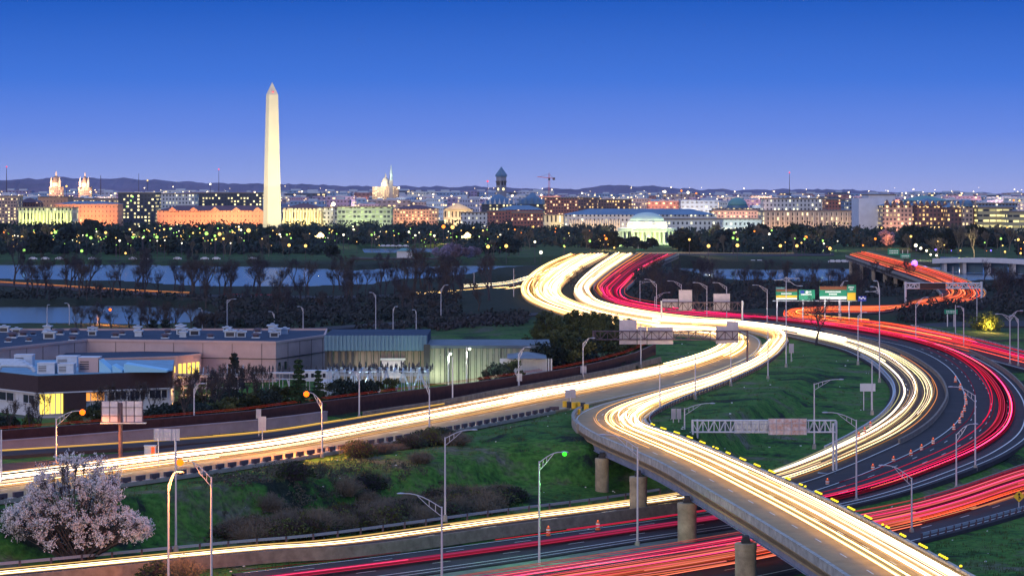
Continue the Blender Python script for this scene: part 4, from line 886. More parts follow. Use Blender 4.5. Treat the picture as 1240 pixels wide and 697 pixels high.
# key buildings, left to right
block('pale lit hall with tall columns at the far left edge', 0, 20, 238, 3000, 40, 'tan'); 
hall = block('yellow green floodlit columned hall at the left behind the trees', 22, 88, 252, 2850, 40, 'stonehall'); colonnade(hall, XA(24, 2848), XA(86, 2848), 2847, 3, ZA(255, 2847), 16, 'stone', 1.1)
flood('hall_flood', XA(55, 2850), 2850, 3.5, 55, 18, (.85, 1, .25), 33000, 16)
block('red brick block lit orange behind the floodlit columned hall', 20, 47, 245, 3050, 30, 'brick', 'maroon')
block('tall orange lit block with a gold top storey left of the obelisk', 46, 82, 239, 3150, 40, 'orange'); block('long orange lit stepped block above the park lamps', 66, 143, 247, 2960, 40, 'orange', 'slate', rh=3)
flood('unseen_city_light', XA(105, 2960), 2960, 3.5, 60, 18, (1, .40, .16), 40000, 18)
block('wide terrace block with pale columns and lit upper floor', 80, 145, 241, 3250, 40, 'tan'); block('dark glass office grid with scattered lit windows and a green beacon', 143, 188, 234, 3080, 50, 'dark')
b_ = bpy.data.objects[-1] if False else None
block('pale chimneyed block behind the long orange hall', 188, 236, 235, 3350, 40, 'pale'); block('dark office row with yellow lit windows left of the obelisk', 232, 318, 234, 3450, 40, 'dark')
oh = block('long orange floodlit hall with a maroon roof left of the obelisk', 190, 327, 255, 2950, 40, 'orange', 'maroon', rh=ZA(249, 2950)-ZA(255, 2950))
gables(oh, XA(196, 2950), XA(325, 2950), 2950, ZA(255, 2950)-1, 5, 'orange', 12, 5)
flood('hall_flood', XA(256, 2950), 2950, 3.5, 110, 18, (1, .36, .13), 60000, 16)
yh = block('yellow lit colonnaded hall immediately right of the obelisk', 342, 392, 252, 2950, 40, 'stonehall', 'maroon', rh=5); colonnade(yh, XA(344, 2947), XA(388, 2947), 2947, 3, ZA(254, 2947), 14, 'stone', .9)
flood('hall_flood', XA(367, 2950), 2950, 3.5, 42, 18, (1, .75, .22), 28600, 16)
block('pale grey stone block beside the yellow colonnade', 392, 408, 252, 2940, 40, 'pale')
gb = block('green lit glass fronted building under repair', 408, 474, 251, 2900, 40, 'green'); flood('site_flood', XA(440, 2900), 2900, 3.5, 50, 18, (.85, 1, .45), 15000, 16)
block('orange and mauve hall with a row of lit arches', 475, 530, 253, 3000, 40, 'tan', 'maroon', rh=4); flood('arch_flood', XA(500, 3000), 3000, 3.5, 40, 18, (1, .50, .2), 19800, 16)
pm_ = block('pedimented museum front lit amber', 537, 572, 253, 3050, 40, 'stonehall', 'maroon', rh=4); gables(pm_, XA(537, 3050), XA(572, 3050), 3045, ZA(253, 3050), 1, 'stone', 30, 7); flood('front_flood', XA(554, 3050), 3050, 3.5, 30, 18, (1, .62, .3), 13200, 16)
block('low white roofed hall beside the brick block', 558, 592, 258, 2860, 30, 'pale'); block('brick mansion block with lit cornice strip', 590, 612, 256, 2800, 30, 'brick')
block('brown brick block with rows of small windows left of the colonnaded bureau', 620, 658, 258, 2650, 40, 'brick'); block('gold topped annex next to the long bureau', 658, 683, 261, 2600, 30, 'stonehall'); flood('annex_flood', XA(670, 2600), 2600, 3.5, 18, 14, (1, .7, .25), 8800, 14)
bu = block('long grey columned bureau with a pale blue roof behind the memorial', 684, 868, 260, 2700, 50, 'pale', 'slate', rh=ZA(253, 2700)-ZA(260, 2700)); colonnade(bu, XA(690, 2697), XA(750, 2697), 2696, 3, ZA(266, 2697), 22, 'stone', .8)
flood('bureau_flood', XA(722, 2700), 2700, 3.5, 60, 16, (1, .68, .4), 13200, 14)
block('terracotta lit block with tall windows behind the bureau', 862, 922, 256, 2900, 40, 'tan'); flood('unseen_city_light', XA(892, 2900), 2900, 20, 50, 18, (1, .6, .45), 13200, 20)
block('pale blue grey long low block right of the memorial', 800, 880, 266, 2450, 40, 'pale'); block('cool white columned block with lit windows right of the memorial', 876, 922, 266, 2400, 40, 'pale'); flood('unseen_city_light', XA(880, 2400), 2400, 3.5, 60, 16, (.8, .95, .75), 13200, 12)
lb = block('long beige pilastered ministry block with lit windows', 924, 1040, 256, 2500, 50, 'beige')
for i in range(20): x = XA(926+i*5.9, 2499); MB().box((x, 2499, (2.5+ZA(257, 2500))/2), (1.1, 1.2, ZA(257, 2500)-2.5)).build('pilaster', M['stone'], lb)
flood('unseen_city_light', XA(982, 2500), 2500, 3.5, 84, 14, (1, .55, .25), 15400, 10)
block('wide pale green lit terrace block behind the beige ministry', 925, 1002, 241, 2900, 40, 'pale'); block('orange brick block behind the beige ministry', 1001, 1023, 242, 2850, 40, 'brick')
block('glass blue block left of the blank white wall', 1024, 1042, 243, 2700, 40, 'blue')
block('tall blank white wall building, almost windowless', 1040, 1070, 240, 2350, 50, 'white', ledge=False); 
dk_ = block('curved pale top behind the blank white wall', 1052, 1084, 236.5, 2500, 50, 'white')
hb_ = block('warm brown hotel with gabled roof right of the blank white wall', 1069, 1105, 249, 2320, 40, 'tan', 'slate', rh=3); gables(hb_, XA(1070, 2320), XA(1104, 2320), 2320, ZA(249, 2320), 4, 'brown', 5, 5)
flood('unseen_city_light', XA(1087, 2320), 2320, 3.5, 24, 12, (1, .5, .3), 9240, 12)
db = block('dark brown hotel block with many amber windows and teal roofs', 1105, 1148, 250, 2330, 40, 'brown', 'slate', rh=7); gables(db, XA(1105, 2330), XA(1148, 2330), 2330, ZA(250, 2330), 6, 'brown', 5, 5)
db = block('russet apartment block with turrets between the dark hotel and gold offices', 1148, 1184, 251, 2300, 40, 'brown', 'slate', rh=6); gables(db, XA(1150, 2300), XA(1184, 2300), 2300, ZA(251, 2300), 5, 'tan', 4, 6)
dome('small round blue turret roof above the russet apartment block', 1172, 242, 250, 6, 2290, 'slate', 'blueroof', False, w_=12, name='turret')
block('gold lit concrete office block with ribbon windows at the right', 1185, 1226, 252, 2280, 50, 'gold'); block('gold lit lower office wing at the right edge', 1222, 1262, 257, 2240, 40, 'gold')
block('flat blue roofed office behind the gold office block', 1180, 1232, 247, 2600, 60, 'blue'); block('teal roofed hall behind the dark brown hotel', 1096, 1150, 243, 2600, 40, 'blue', 'copper', rh=5)
block('pale blue slab behind the russet apartment block', 1148, 1182, 244, 2700, 40, 'pale')
block('dark long office with brown wings behind the bureau', 660, 700, 240, 3150, 40, 'brick'); block('dark office slab with chimneys right of the crane', 693, 728, 240, 3300, 40, 'brown'); block('long dark office with lit top floor below the hill', 725, 765, 242, 3200, 40, 'brown')
# many anonymous blocks filling the skyline
rr = random.Random(11); keys = ['tan', 'blue', 'purple', 'grey', 'pale', 'dark', 'brick', 'purple', 'blue', 'grey', 'blue']
cl = {'tan': 'small tan block in the packed far skyline', 'blue': 'small blue grey block in the packed far skyline', 'purple': 'small mauve block in the packed far skyline', 'grey': 'small grey block in the packed far skyline', 'pale': 'small pale block in the packed far skyline', 'dark': 'small dark block in the packed far skyline', 'brick': 'small brick block in the packed far skyline'}
protos = {}
for Yr, y0, y1, nn in ((3600, 240, 247, 40), (4100, 237, 243, 42), (4800, 234, 240, 46), (5600, 231.5, 236, 46), (6800, 230, 233.5, 50)):
    for i in range(nn):
        key = rr.choice(keys); px = (i+rr.random())*1260/nn-10; wpx = rr.uniform(16, 52); Y = Yr+rr.uniform(-150, 150); zt2 = max(8, ZA(rr.uniform(y0, y1)+(0 if px < 650 else 2.5), Y)); X = XA(px, Y); W = wpx*Y/F
        if abs(px-467) < 26 and Y < 4700 or (px < 115 and px > 55 and Y < 4400 and zt2 > ZA(228, Y)): zt2 = min(zt2, ZA(231, Y))
        if key not in protos:
            o = thing('city_block', cl[key], 'building', (0, 0, 0), 'far city blocks'); MB().box((0, 20, 15), (60, 40, 30)).build('wall', FM['f_'+key], o); MB().box((rr.uniform(-15, 15), 20, 31.5), (16, 14, 3)).build('roof_house', M['hvac'], o); protos[key] = o
        o = place(protos[key], (X, Y, 2.5), sc=(W/60, 1, (zt2-2.5)/30))
for Yg, zc, en in ((3540, 22, 60000), (4030, 30, 80000), (4700, 36, 90000)):  # added unseen area lights that brighten the far city rows
    for i, px in enumerate((40, 140, 240, 430, 560, 700, 800, 930, 1060, 1190)):
        flood('unseen_city_light', XA(px+(Yg % 7)*5, Yg), Yg, 6, 90, 60, ((1, .62, .34), (1, .74, .5), (1, .5, .3))[(i+Yg) % 3], en*1.7*(.5+(i*37 % 10)/8), zc, 4)
# masts, crane, hill
def mast(label, px, yt, yb, Y, lampm=None, r=.8, name='radio_mast'):
    X = XA(px, Y); o = thing(name, label, 'mast', (X, Y, 2.5)); MB().tube((X, Y, 2.5), (X, Y, ZA(yt, Y)), r, r*.3, 5).build('shaft', M['rust'], o)
    if lampm: MB().ball((X, Y, ZA(yt, Y)), 1.3, 8).build('beacon', M[lampm], o)
mast('red tipped radio mast at the far left of the skyline', 8, 202, 225, 5200, 'L_red', 1.5); mast('red tipped slim mast left of the obelisk', 265, 205, 225, 5600, 'L_red', 1.1)
mast('thin dark mast on the left skyline', 168, 210, 225, 5600, None, 1.3); mast('tall thin lattice mast on the right skyline', 956, 209, 238, 5200, 'L_red', 1.1); mast('small red beacon mast left of the clock tower', 590.5, 219.5, 235, 4000, 'L_red', .5); mast('white slim spire on the left skyline', 122, 212, 225, 5000, None, 1.6)
Yk = 4400; xk = XA(665, Yk); zk = lambda y: ZA(y, Yk)
cr_ = thing('tower_crane', 'pink lit tower crane standing above the skyline', 'crane', (xk, Yk, 2.5))
k = MB()
for dx in (-1.1, 1.1): k.tube((xk+dx, Yk, 2.5), (xk+dx, Yk, zk(211)), .35, .35, 4)
for i in range(14): z = 40+i*2.2; k.tube((xk-1.1, Yk, z), (xk+1.1, Yk, z+2.2), .2, .2, 3)
k.build('mast', M['L_crane'] if 'L_crane' in M else mat('crane_red', (.6, .12, .12), .5), cr_)
MB().tube((xk-19, Yk, zk(214)), (xk+7, Yk, zk(216)), .7, .7, 4).build('jib', bpy.data.materials['crane_red'], cr_); MB().box((xk+7.5, Yk, zk(216.5)), (4, 3, 4)).build('counterweight', M['rust'], cr_); MB().box((xk, Yk-1, zk(217)), (3, 3, 4)).build('cab', M['darkmetal'], cr_)
k = MB(); k.tube((xk, Yk, zk(210.5)), (xk-15, Yk, zk(214)), .2, .2, 3).tube((xk, Yk, zk(210.5)), (xk+7, Yk, zk(216)), .2, .2, 3); k.build('tie', M['rust'], cr_)
# hills
def hill_row(Y, f, n=260, depth=1500):
    k = MB()
    xs_ = np.linspace(-60, 1300, n)
    for j, (dy, s_) in enumerate(((0, 0), (120, .55), (300, .85), (600, 1), (depth, .6))):
        for x in xs_:
            t = f(x)
            z = 3+(ZA(t, Y)-3)*s_+(noise.noise(Vector((x*.05, j*1.3, Y)))*8+noise.noise(Vector((x*.35, j*2.3, Y)))*5)*s_; k.v.append((XA(x, Y+dy), Y+dy, max(1, z)))
    m_ = len(xs_)
    k.f = [(j*m_+i, j*m_+i+1, (j+1)*m_+i+1, (j+1)*m_+i) for j in range(4) for i in range(m_-1)]
    return k
def h1(x):
    y = np.interp(x, [-60, 0, 40, 60, 110, 180, 230, 300, 360, 420, 520, 600, 700, 720, 745, 790, 830, 900, 1000, 1100, 1180, 1300], [216, 217.5, 215.5, 214, 215, 217.5, 220, 222, 224, 225, 226, 227, 229, 226.5, 224.5, 226.5, 229, 229.5, 230, 233, 235, 236])
    return float(y)
o = hill_row(8600, h1).build('hills', M['far'], smooth=False); tag(o, kind='structure')
o = hill_row(11500, lambda x: h1(x)+1.5*math.sin(x*.03)+.5, depth=2500).build('hills', M['far']); tag(o, kind='structure')
# distant points of light among the blocks: roof and street lamps
rr = random.Random(21)
dl = thing('street_light_cluster', 'tiny warm light in the distant city', 'city light', (0, 0, 0), 'tiny lights of the distant city'); dl_first = MB().ball((0, 0, 0), 1.1, 6).build('globe', M['farlight'], dl)
MB().tube((0, 0, -9), (0, 0, -.9), .15, .15, 4).build('mast', M['rust'], dl)
dls = []
for i in range(280):
    px = rr.uniform(0, 1240); y = rr.triangular(224, 252, 238); Y = 3500+rr.random()*1500 if y > 231 else 5000+rr.random()*2500
    place(dl, (XA(px, Y), Y-25, ZA(y, Y)), sc=rr.choice((.3, .4, .5, .6, 1.0)))
fmt = [('L_white', 805, 232, 3), ('L_white', 833, 233, 3), ('L_orange', 825, 231, 2), ('L_orange', 843, 234, 2), ('L_orange', 1227, 242.5, 2.2), ('L_warm', 1234, 243, 2), ('L_white', 404, 247, 4.0), ('L_warm', 81, 225.5, 2.2), ('L_green', 154, 250, 1.6), ('L_green', 159, 243, 1.8), ('L_green', 161, 238, 2.0), ('L_white', 255, 223, 2.2), ('L_warm', 179, 218.5, 1.6), ('L_white', 483, 227.5, 2.6), ('L_warm', 1067, 276, 1.6)]
for i, (m_, px, y, r_) in enumerate(fmt):
    Y = 2300 if px == 1067 else (3060 if m_ == 'L_green' else (2890 if px == 404 else 3350))
    o = thing('floodlight', {'L_white': 'brilliant white', 'L_orange': 'glaring orange', 'L_warm': 'warm yellow', 'L_green': 'small green'}[m_]+' floodlight high on the skyline '+['over the domed museum, left one', 'over the domed museum, right one', 'between the two white ones', 'right of the white pair', 'at the right edge', 'at the far right edge', 'beside the green lit site', 'by the left spired dome', 'lowest on the dark office', 'in the middle of the dark office', 'at the top of the dark office', 'left of the obelisk', 'on the left hills', 'below the cream dome', 'at the foot of the blank white wall'][i], 'floodlight', (XA(px, Y), Y-2, ZA(y, Y)-4))
    MB().ball((XA(px, Y), Y-3, ZA(y, Y)), r_*.55, 10).build('lamp', M[m_], o); MB().tube((XA(px, Y), Y-2, ZA(y, Y)-12), (XA(px, Y), Y-2, ZA(y, Y)-r_*.4), .3, .3, 5).build('pole', M['rust'], o)
# ================================================================== VEGETATION
def rv(r_): return Vector((r_.gauss(0, 1), r_.gauss(0, 1), r_.gauss(0, 1))).normalized()
def branching(tr, br, r_, p, d, L, rad, depth, maxd, spread=.6, up=.15, n=5, kids=(2, 3), first=False, seg=3):
    pts = [p]; rads = [rad]; q = p.copy(); dd = d.copy()
    for i in range(seg):
        dd = (dd + rv(r_)*.16 + Vector((0, 0, up*.3))).normalized(); q = q + dd*(L/seg); pts.append(q.copy()); rads.append(rad*(1-.38*(i+1)/seg))
    (tr if depth == 0 else br).path(pts, rads, n if depth < 2 else 3)
    if depth >= maxd: return
    for k in range(r_.randint(*kids)+(1 if depth == 0 else 0)):
        t = r_.uniform(.45, 1) if depth else r_.uniform(.6, 1); i = min(seg-1, int(t*seg)); s = pts[i].lerp(pts[i+1], t*seg-i)
        nd = (dd + rv(r_)*spread*1.3 + Vector((0, 0, up))).normalized()
        branching(tr, br, r_, s, nd, L*r_.uniform(.58, .82), rads[i]*.62, depth+1, maxd, spread, up, n, kids, seg=seg)
def bare_tree(name, label, seed, h, maxd=5, group=None, bark='bark', spread=.62, twigs=900, wide=1.0, min_r=.035):
    r_ = random.Random(seed); o = thing(name, label, 'tree', (0, 0, 0), group); tr = MB(); br = MB()
    branching(tr, br, r_, Vector((0, 0, -.3)), Vector((0, 0, 1)), h*.30, h*.022, 0, maxd, spread, .22)
    V = np.array(br.v); z1 = np.percentile(V[:, 2], 99); s = (h/z1); br.v = [(x*wide, y*wide, z*s) for x, y, z in br.v]; tr.v = [(x*wide, y*wide, z*s) for x, y, z in tr.v]
    # fine twigs
    tips = [Vector(v) for v in br.v[::max(1, len(br.v)//twigs)]]
    for t in tips:
        if t.z < h*.35: continue
        for _ in range(2):
            e = t + (rv(r_)+Vector((0, 0, .4)))*h*.055; w_ = rv(r_)*min_r*1.4; br.tri(t-w_, t+w_, e)
    tr.build('trunk', M[bark], o); br.build('branches', M[bark], o); return o
def leaf_cloud(k, r_, c, rad, n, s, sz=1.0):
    for _ in range(n):
        d = rv(r_); p = Vector(c) + Vector((d.x, d.y, d.z*sz))*rad*(r_.random()**.4)
        a = rv(r_)*s*r_.uniform(.6, 1.3); b = a.orthogonal().normalized()*s*r_.uniform(.5, 1); k.quad(p-a-b, p+a-b, p+a+b, p-a+b)
def leafy_tree(name, label, seed, h, w_, leaf, nclump=16, per=60, s=.35, group=None, cat='tree', low=.25, trunk=True):
    r_ = random.Random(seed); o = thing(name, label, cat, (0, 0, 0), group); cr = MB()
    if trunk:
        t = MB().tube((0, 0, -.4), (0, 0, h*.55), h*.028, h*.015, 6)
    for _ in range(nclump):
        z = r_.uniform(low, .88)*h; R_ = w_/2*math.sqrt(max(.05, 1-((z/h-.5)/.52)**2))*r_.uniform(.25, .85); a = r_.uniform(0, 6.28)
        c = (R_*math.cos(a), R_*math.sin(a), z); leaf_cloud(cr, r_, c, w_*r_.uniform(.13, .24), per, s, .8)
        if trunk: t.tube((0, 0, z*.5), c, h*.010, h*.004, 3)
    if trunk: t.build('trunk', M['bark'], o)
    cr.build('crown', M[leaf], o); return o
def conifer(name, label, seed, h, w_, leaf='leafdark', group=None, rows_=11):
    r_ = random.Random(seed); o = thing(name, label, 'tree', (0, 0, 0), group); MB().tube((0, 0, -.4), (0, 0, h*.97), h*.02, .03, 6).build('trunk', M['bark'], o)
    k = MB()
    for j in range(rows_):
        z = h*(.1+.88*j/rows_); R_ = w_/2*(1-j/rows_)**.8+.15
        for i in range(9):
            a = r_.uniform(0, 6.28); L_ = R_*r_.uniform(.6, 1.1)
            for q in range(6): t = (q+1)/6; leaf_cloud(k, r_, (L_*t*math.cos(a), L_*t*math.sin(a), z-.12*L_*t+.0), .22+.1*R_*(1-t), 5, .16+.02*h/5)
    k.build('crown', M[leaf], o); return o
def bush(name, label, seed, h, w_, twig='barktan', leaf=None, group=None, n=520, nl=300, cat='shrub'):
    r_ = random.Random(seed); o = thing(name, label, cat, (0, 0, 0), group); k = MB(); g_ = MB()
    for i in range(n):
        a = r_.uniform(0, 6.28); e_ = r_.random()**.6; base = Vector((math.cos(a)*w_*.22*r_.random(), math.sin(a)*w_*.22*r_.random(), -.2))
        tip = Vector((math.cos(a)*w_/2*e_, math.sin(a)*w_/2*e_, h*(math.sqrt(max(.05, 1-e_*e_*.85)))*r_.uniform(.55, 1.05)))
        mid = base.lerp(tip, .5)+rv(r_)*.25*w_/4+Vector((0, 0, h*.12)); wv = rv(r_)*.035
        k.quad(base-wv, base+wv, mid+wv*.8, mid-wv*.8); k.tri(mid-wv*.8, mid+wv*.8, tip)
        for _ in range(3):
            s = mid.lerp(tip, r_.random()); k.tri(s-wv*.6, s+wv*.6, s+rv(r_)*h*.16+Vector((0, 0, h*.05)))
    k.build('stems', M[twig], o)
    if leaf:
        for i in range(nl):
            a = r_.uniform(0, 6.28); e_ = r_.random()**.5; z = h*math.sqrt(max(.02, 1-e_*e_*.9))*r_.uniform(.25, .98); leaf_cloud(g_, r_, (math.cos(a)*w_/2*e_, math.sin(a)*w_/2*e_, z), .18, 2, .12)
        g_.build('leaves', M[leaf], o)
    return o
# blossoming tree, left foreground
r_ = random.Random(42); Yb_ = 327.5; xb = XA(92, Yb_); zb_ = gz(xb, Yb_)
bl = thing('blossom_tree', 'big spreading tree covered in pale pink blossom at the lower left', 'tree', (xb, Yb_, zb_))
tr = MB(); br = MB(); fl_ = MB(); fo2 = MB()
clumps = []
for i in range(185):
    t = r_.random()
    px = r_.uniform(8, 178); 
    top = np.interp(px, [5, 20, 48, 62, 90, 135, 150, 185], [618, 612, 572, 553, 549, 560, 610, 636]); bot = np.interp(px, [5, 50, 100, 150, 185], [640, 662, 664, 655, 650])
    py = top+4+(bot-top-6)*r_.random()
    Y = Yb_+r_.uniform(-3.0, 3.0); X_ = XA(px, Y); Z_ = ZA(py, Y)
    if Z_ < gz(X_, Y)+.3: continue
    clumps.append((Vector((X_, Y, Z_)), r_.uniform(.4, 1.35)))
for c, rd in clumps:
    s0 = Vector((xb+r_.uniform(-1.2, 1.2), Yb_+r_.uniform(-.8, .8), zb_-.2)); mid = s0.lerp(c, .5)+Vector((0, 0, .4))+rv(r_)*.4
    (tr if r_.random() < .1 else br).path([s0, mid, c], [.13, .075, .03], 4)
    for _ in range(36):
        e = c+rv(r_)*rd*r_.uniform(.3, 1.25)+Vector((0, 0, .2)); br.tube(c.lerp(mid, r_.random()*.3), e, .02, .008, 3, False)
        for _k in range(9):
            q = e.lerp(c, r_.random()*.4)+rv(r_)*.26*r_.random(); a = rv(r_)*r_.uniform(.035, .07); b = a.orthogonal().normalized()*r_.uniform(.035, .07); (fl_ if r_.random() < .93 else fo2).quad(q-a-b, q+a-b, q+a+b, q-a+b)
tr.tube((xb, Yb_, zb_-.5), (xb+.3, Yb_, zb_+3), .4, .25, 8).build('trunk', M['bark'], bl); br.build('branches', M['bark'], bl); fl_.build('blossom', M['blossom'], bl); fo2.build('leaves', M['leafgold'], bl)
# brush slope in the foreground
bt = [bush('brush_bush', 'bare tan and mauve twiggy bush on the brush slope', 100+i, 2.4+i*.3, 4.4+i*.4, ('barktan', 'barkcold', 'bark', 'barktan')[i], (None, 'leaf', 'leafgold', None)[i], 'bare bushes on the brush slope', 560, (0, 260, 200, 0)[i]) for i in range(4)]
rr = random.Random(8); cnt = 0
while cnt < 290:
    px, py = rr.uniform(150, 625), rr.uniform(556, 655)
    lo = np.interp(px, [150, 330, 420, 480, 625], [640, 655, 648, 640, 606]); hi = np.interp(px, [150, 260, 330, 400, 480, 560, 625], [625, 606, 594, 582, 574, 576, 584])
    if not hi < py < lo or (470 < px < 545 and py > 612 and rr.random() < .8) or (px < 250 and rr.random() < .8): continue
    z = 3; 
    for _ in range(3): p = P(px, py, z); z = gz(p.x, p.y)
    if kr.find((p.x, p.y, 0))[2] < 4.5: cnt += .05; continue
    place(rr.choice(bt), (p.x, p.y, z), rz=rr.random()*6, sc=(rr.uniform(.7, 1.4), rr.uniform(.7, 1.4), rr.uniform(.5, 1.0))); cnt += 1
# hedges and trees round the industrial yard
hg = [leafy_tree('shrub', 'dark green rounded shrub beside the road and yard', 200+i, 4.2, 5.0, ('leafolive', 'leafdark', 'leafgold')[i], 14, 90, .16, 'dense shrubs round the yard', 'shrub', .1, True) for i in range(3)]
def pz(px, py, z=None):
    z = 4.6 if z is None else z
    for _ in range(3): p = P(px, py, z); z = gz(p.x, p.y)
    return (p.x, p.y, z)
rr = random.Random(9)
for px, py, s in [(300,508,1),(312,505,1.2),(325,505,1.1),(338,503,1.2),(360,502,1.1),(372,498,1),(385,496,.9),(415,494,1.1),(428,490,1.1),(442,490,1),(456,485,.9),(285,511,1),(270,515,1.0),(255,515,.9),(240,520,1.1),(225,520,1),(205,522,1.2),(190,524,1.2),(178,528,1),(95,532,1.3),(110,530,1.2),(150,528,1.2),(163,527,1.1),(140,525,1.0),(215,515,1),(228,512,1),(246,506,1),(262,503,.9),(278,500,.9),(300,497,.9),(318,494,.9),(335,490,.8),(405,490,1),(470,482,.9),(590,468,.8),(603,470,1.2),(615,468,1.4),(628,462,1.4),(640,458,1.6),(655,458,1.7),(668,456,1.6),(682,455,1.5),(695,452,1.6),(710,450,1.5),(722,447,1.4),(735,443,1.2),(748,441,1.2),(760,436,1.1),(770,432,.9),(700,435,1.6),(672,440,1.6),(650,444,1.5),(120,520,1.2),(8,538,1)]:
    place(hg[rr.choice((0, 0, 1)) if px > 240 else rr.choice((0, 1, 1))], pz(px, py), rz=rr.random()*6, sc=s*rr.uniform(.85, 1.1))
place(hg[2], pz(40, 540), label='yellow green lit shrub in front of the lit window', sc=.7); place(hg[2], pz(423, 490), label='small bright green shrub below the substation', sc=.75); place(hg[2], pz(24, 535), label='yellowish shrub at the left below the white wall', sc=1.1)
yt_ = [bare_tree('bare_tree', 'leafless twiggy tree beside the industrial yard', 300+i, 9, 5, 'leafless trees round the industrial yard', ('bark', 'barkcold')[i % 2], .6, 500) for i in range(2)]
for px, py, s in [(12,540,.8),(35,536,.7),(48,532,.9),(128,528,.9),(140,515,.8),(155,520,.8),(170,518,.85),(185,515,.8),(240,500,.8),(255,498,.9),(268,495,.9),(275,490,.8),(288,492,.85),(300,488,.8),(312,490,.8),(322,486,.7),(262,505,.8),(222,525,1.0),(233,520,.9),(250,512,.8),(265,510,.8),(280,505,.75),(295,500,.75),(308,500,.7),(232,500,.9),(590,470,.5),(655,455,.8)]:
    place(yt_[int(px) % 2], pz(px, py), rz=px, sc=s)
cf = conifer('conifer', 'dark pointed conifer against the lavender warehouse wall', 400, 8.5, 5.0); place(cf, pz(284, 476))
cf2 = conifer('conifer', 'tall spiky conifer glowing orange beside the sodium lamp', 401, 10.5, 4.2, 'leaf'); place(cf2, pz(361, 503))
place(cf2, pz(385, 502), label='shorter green conifer just right of the sodium lamp', sc=.8)
for px, nm in ((186, 'left'), (201, 'right'), (292, 'left'), (329, 'right')):
    Yc_ = 640; place(cf, (XA(px, Yc_), Yc_, gz(XA(px, Yc_), Yc_)), label='dark little conifer behind the warehouse roof, %s one of %s' % (nm, 'the pair by the water' if px < 250 else 'the pair near the shed'), sc=1.22 if px < 250 else 1.25)
# bushes between the curved roads (evergreen, in front of the far white trails)
cf3 = leafy_tree('evergreen_tree', 'round evergreen tree standing before the far white trails', 410, 9, 6, 'leafolive', 26, 90, .2, 'evergreen trees beside the far white trails')
for px, py, s in ((660,412,1),(672,416,.9),(690,408,.8),(700,415,1),(715,416,.9),(728,418,.9),(742,420,.8),(755,425,.9),(768,425,.7),(732,404,.7),(716,402,.7),(652,425,.8),(760,408,.6),(690,430,.9),(730,432,.8),(745,434,.75),(758,432,.7),(770,430,.6),(782,426,.5),(715,436,.9),(700,442,.9),(680,444,1),(662,448,1),(645,452,1),(725,410,.8),(742,407,.7)): place(cf3, pz(px, py, 5), rz=px, sc=s*.95)
bt2 = bare_tree('bare_tree', 'dark leafless tree silhouetted against the red trails above the grass loop', 511, 12, 6, None, 'barkcold', .8, 900, 1.35); place(bt2, pz(988, 418, 5))
for px, py in ((690,350),(698,343),(706,337),(694,357)): place(bt2, pz(px, py, 6), label='small leafless tree between the two white streams near the river', group='small trees between the white streams', sc=.45)

# river bank trees: left
rb = [bare_tree('bare_tree', 'dark leafless tree on the near river bank', 600+i, 13, 6, 'leafless trees along the near river bank', ('barkcold', 'bark', 'barkcold', 'bark')[i], .62, 700, 1.25, .035) for i in range(4)]
rr = random.Random(12)
place(rb[0], (XA(17, 1190), 1190, 2.5), label='tallest leafless tree at the far left edge of the near river bank', sc=1.55)
for i in range(165):
    px = rr.uniform(30, 600); py = rr.choice((352, 356, 360, 364, 370, 378, 386)) + rr.uniform(-2, 2)
    if py > 364 and px < 235: continue
    if py > 374 and rr.random() < .4: continue
    p = pz(px, py, 2.5); place(rb[rr.randrange(4)], p, rz=rr.random()*6, sc=rr.uniform(.75, 1.35) if py < 362 else rr.uniform(.4, .75))
for i in range(26):
    px = rr.uniform(90, 268); py = rr.uniform(401.5, 404.5); p = pz(px, py, 2.5); place(rb[rr.randrange(4)], p, rz=rr.random()*6, sc=rr.uniform(.35, .75))
# right of the streams
for i in range(120):
    px = rr.uniform(775, 1240); py = rr.choice((345, 349, 354, 360, 366, 372)) + rr.uniform(-2, 2)
    if 1010 < px < 1200 and py > 346 and py < 380 and px > 1060: continue
    if px < 1010 and py > 368 and px > 900: continue
    if px < 1024 or py < 346 or px > 1195 or (px < 1110 and py > 350):
        p = pz(px, py, 2.5); place(rb[rr.randrange(4)], p, rz=rr.random()*6, sc=rr.uniform(.5, .95))
place(rb[2], pz(990, 352, 2.5), sc=1.0)
for px, py in ((1085,345),(1060,343),(1050,350),(1075,352),(1035,348),(1020,352),(1100,352),(1110,381),(1100,384),(1130,386),(1145,383),(1120,392),(1090,388)): place(rb[px % 4], pz(px, py, 3), rz=px, sc=.8 if py < 360 else .42)
sc_ = leafy_tree('lit_tree', 'bush lit gold by a lamp inside it at the right', 420, 4.5, 11, 'leafgold', 24, 70, .22); pq = pz(1193, 402, 4); place(sc_, pq)
point('shrub_lamp', (pq[0], pq[1]-5, pq[2]+2.5), (1, .62, .12), 5200)
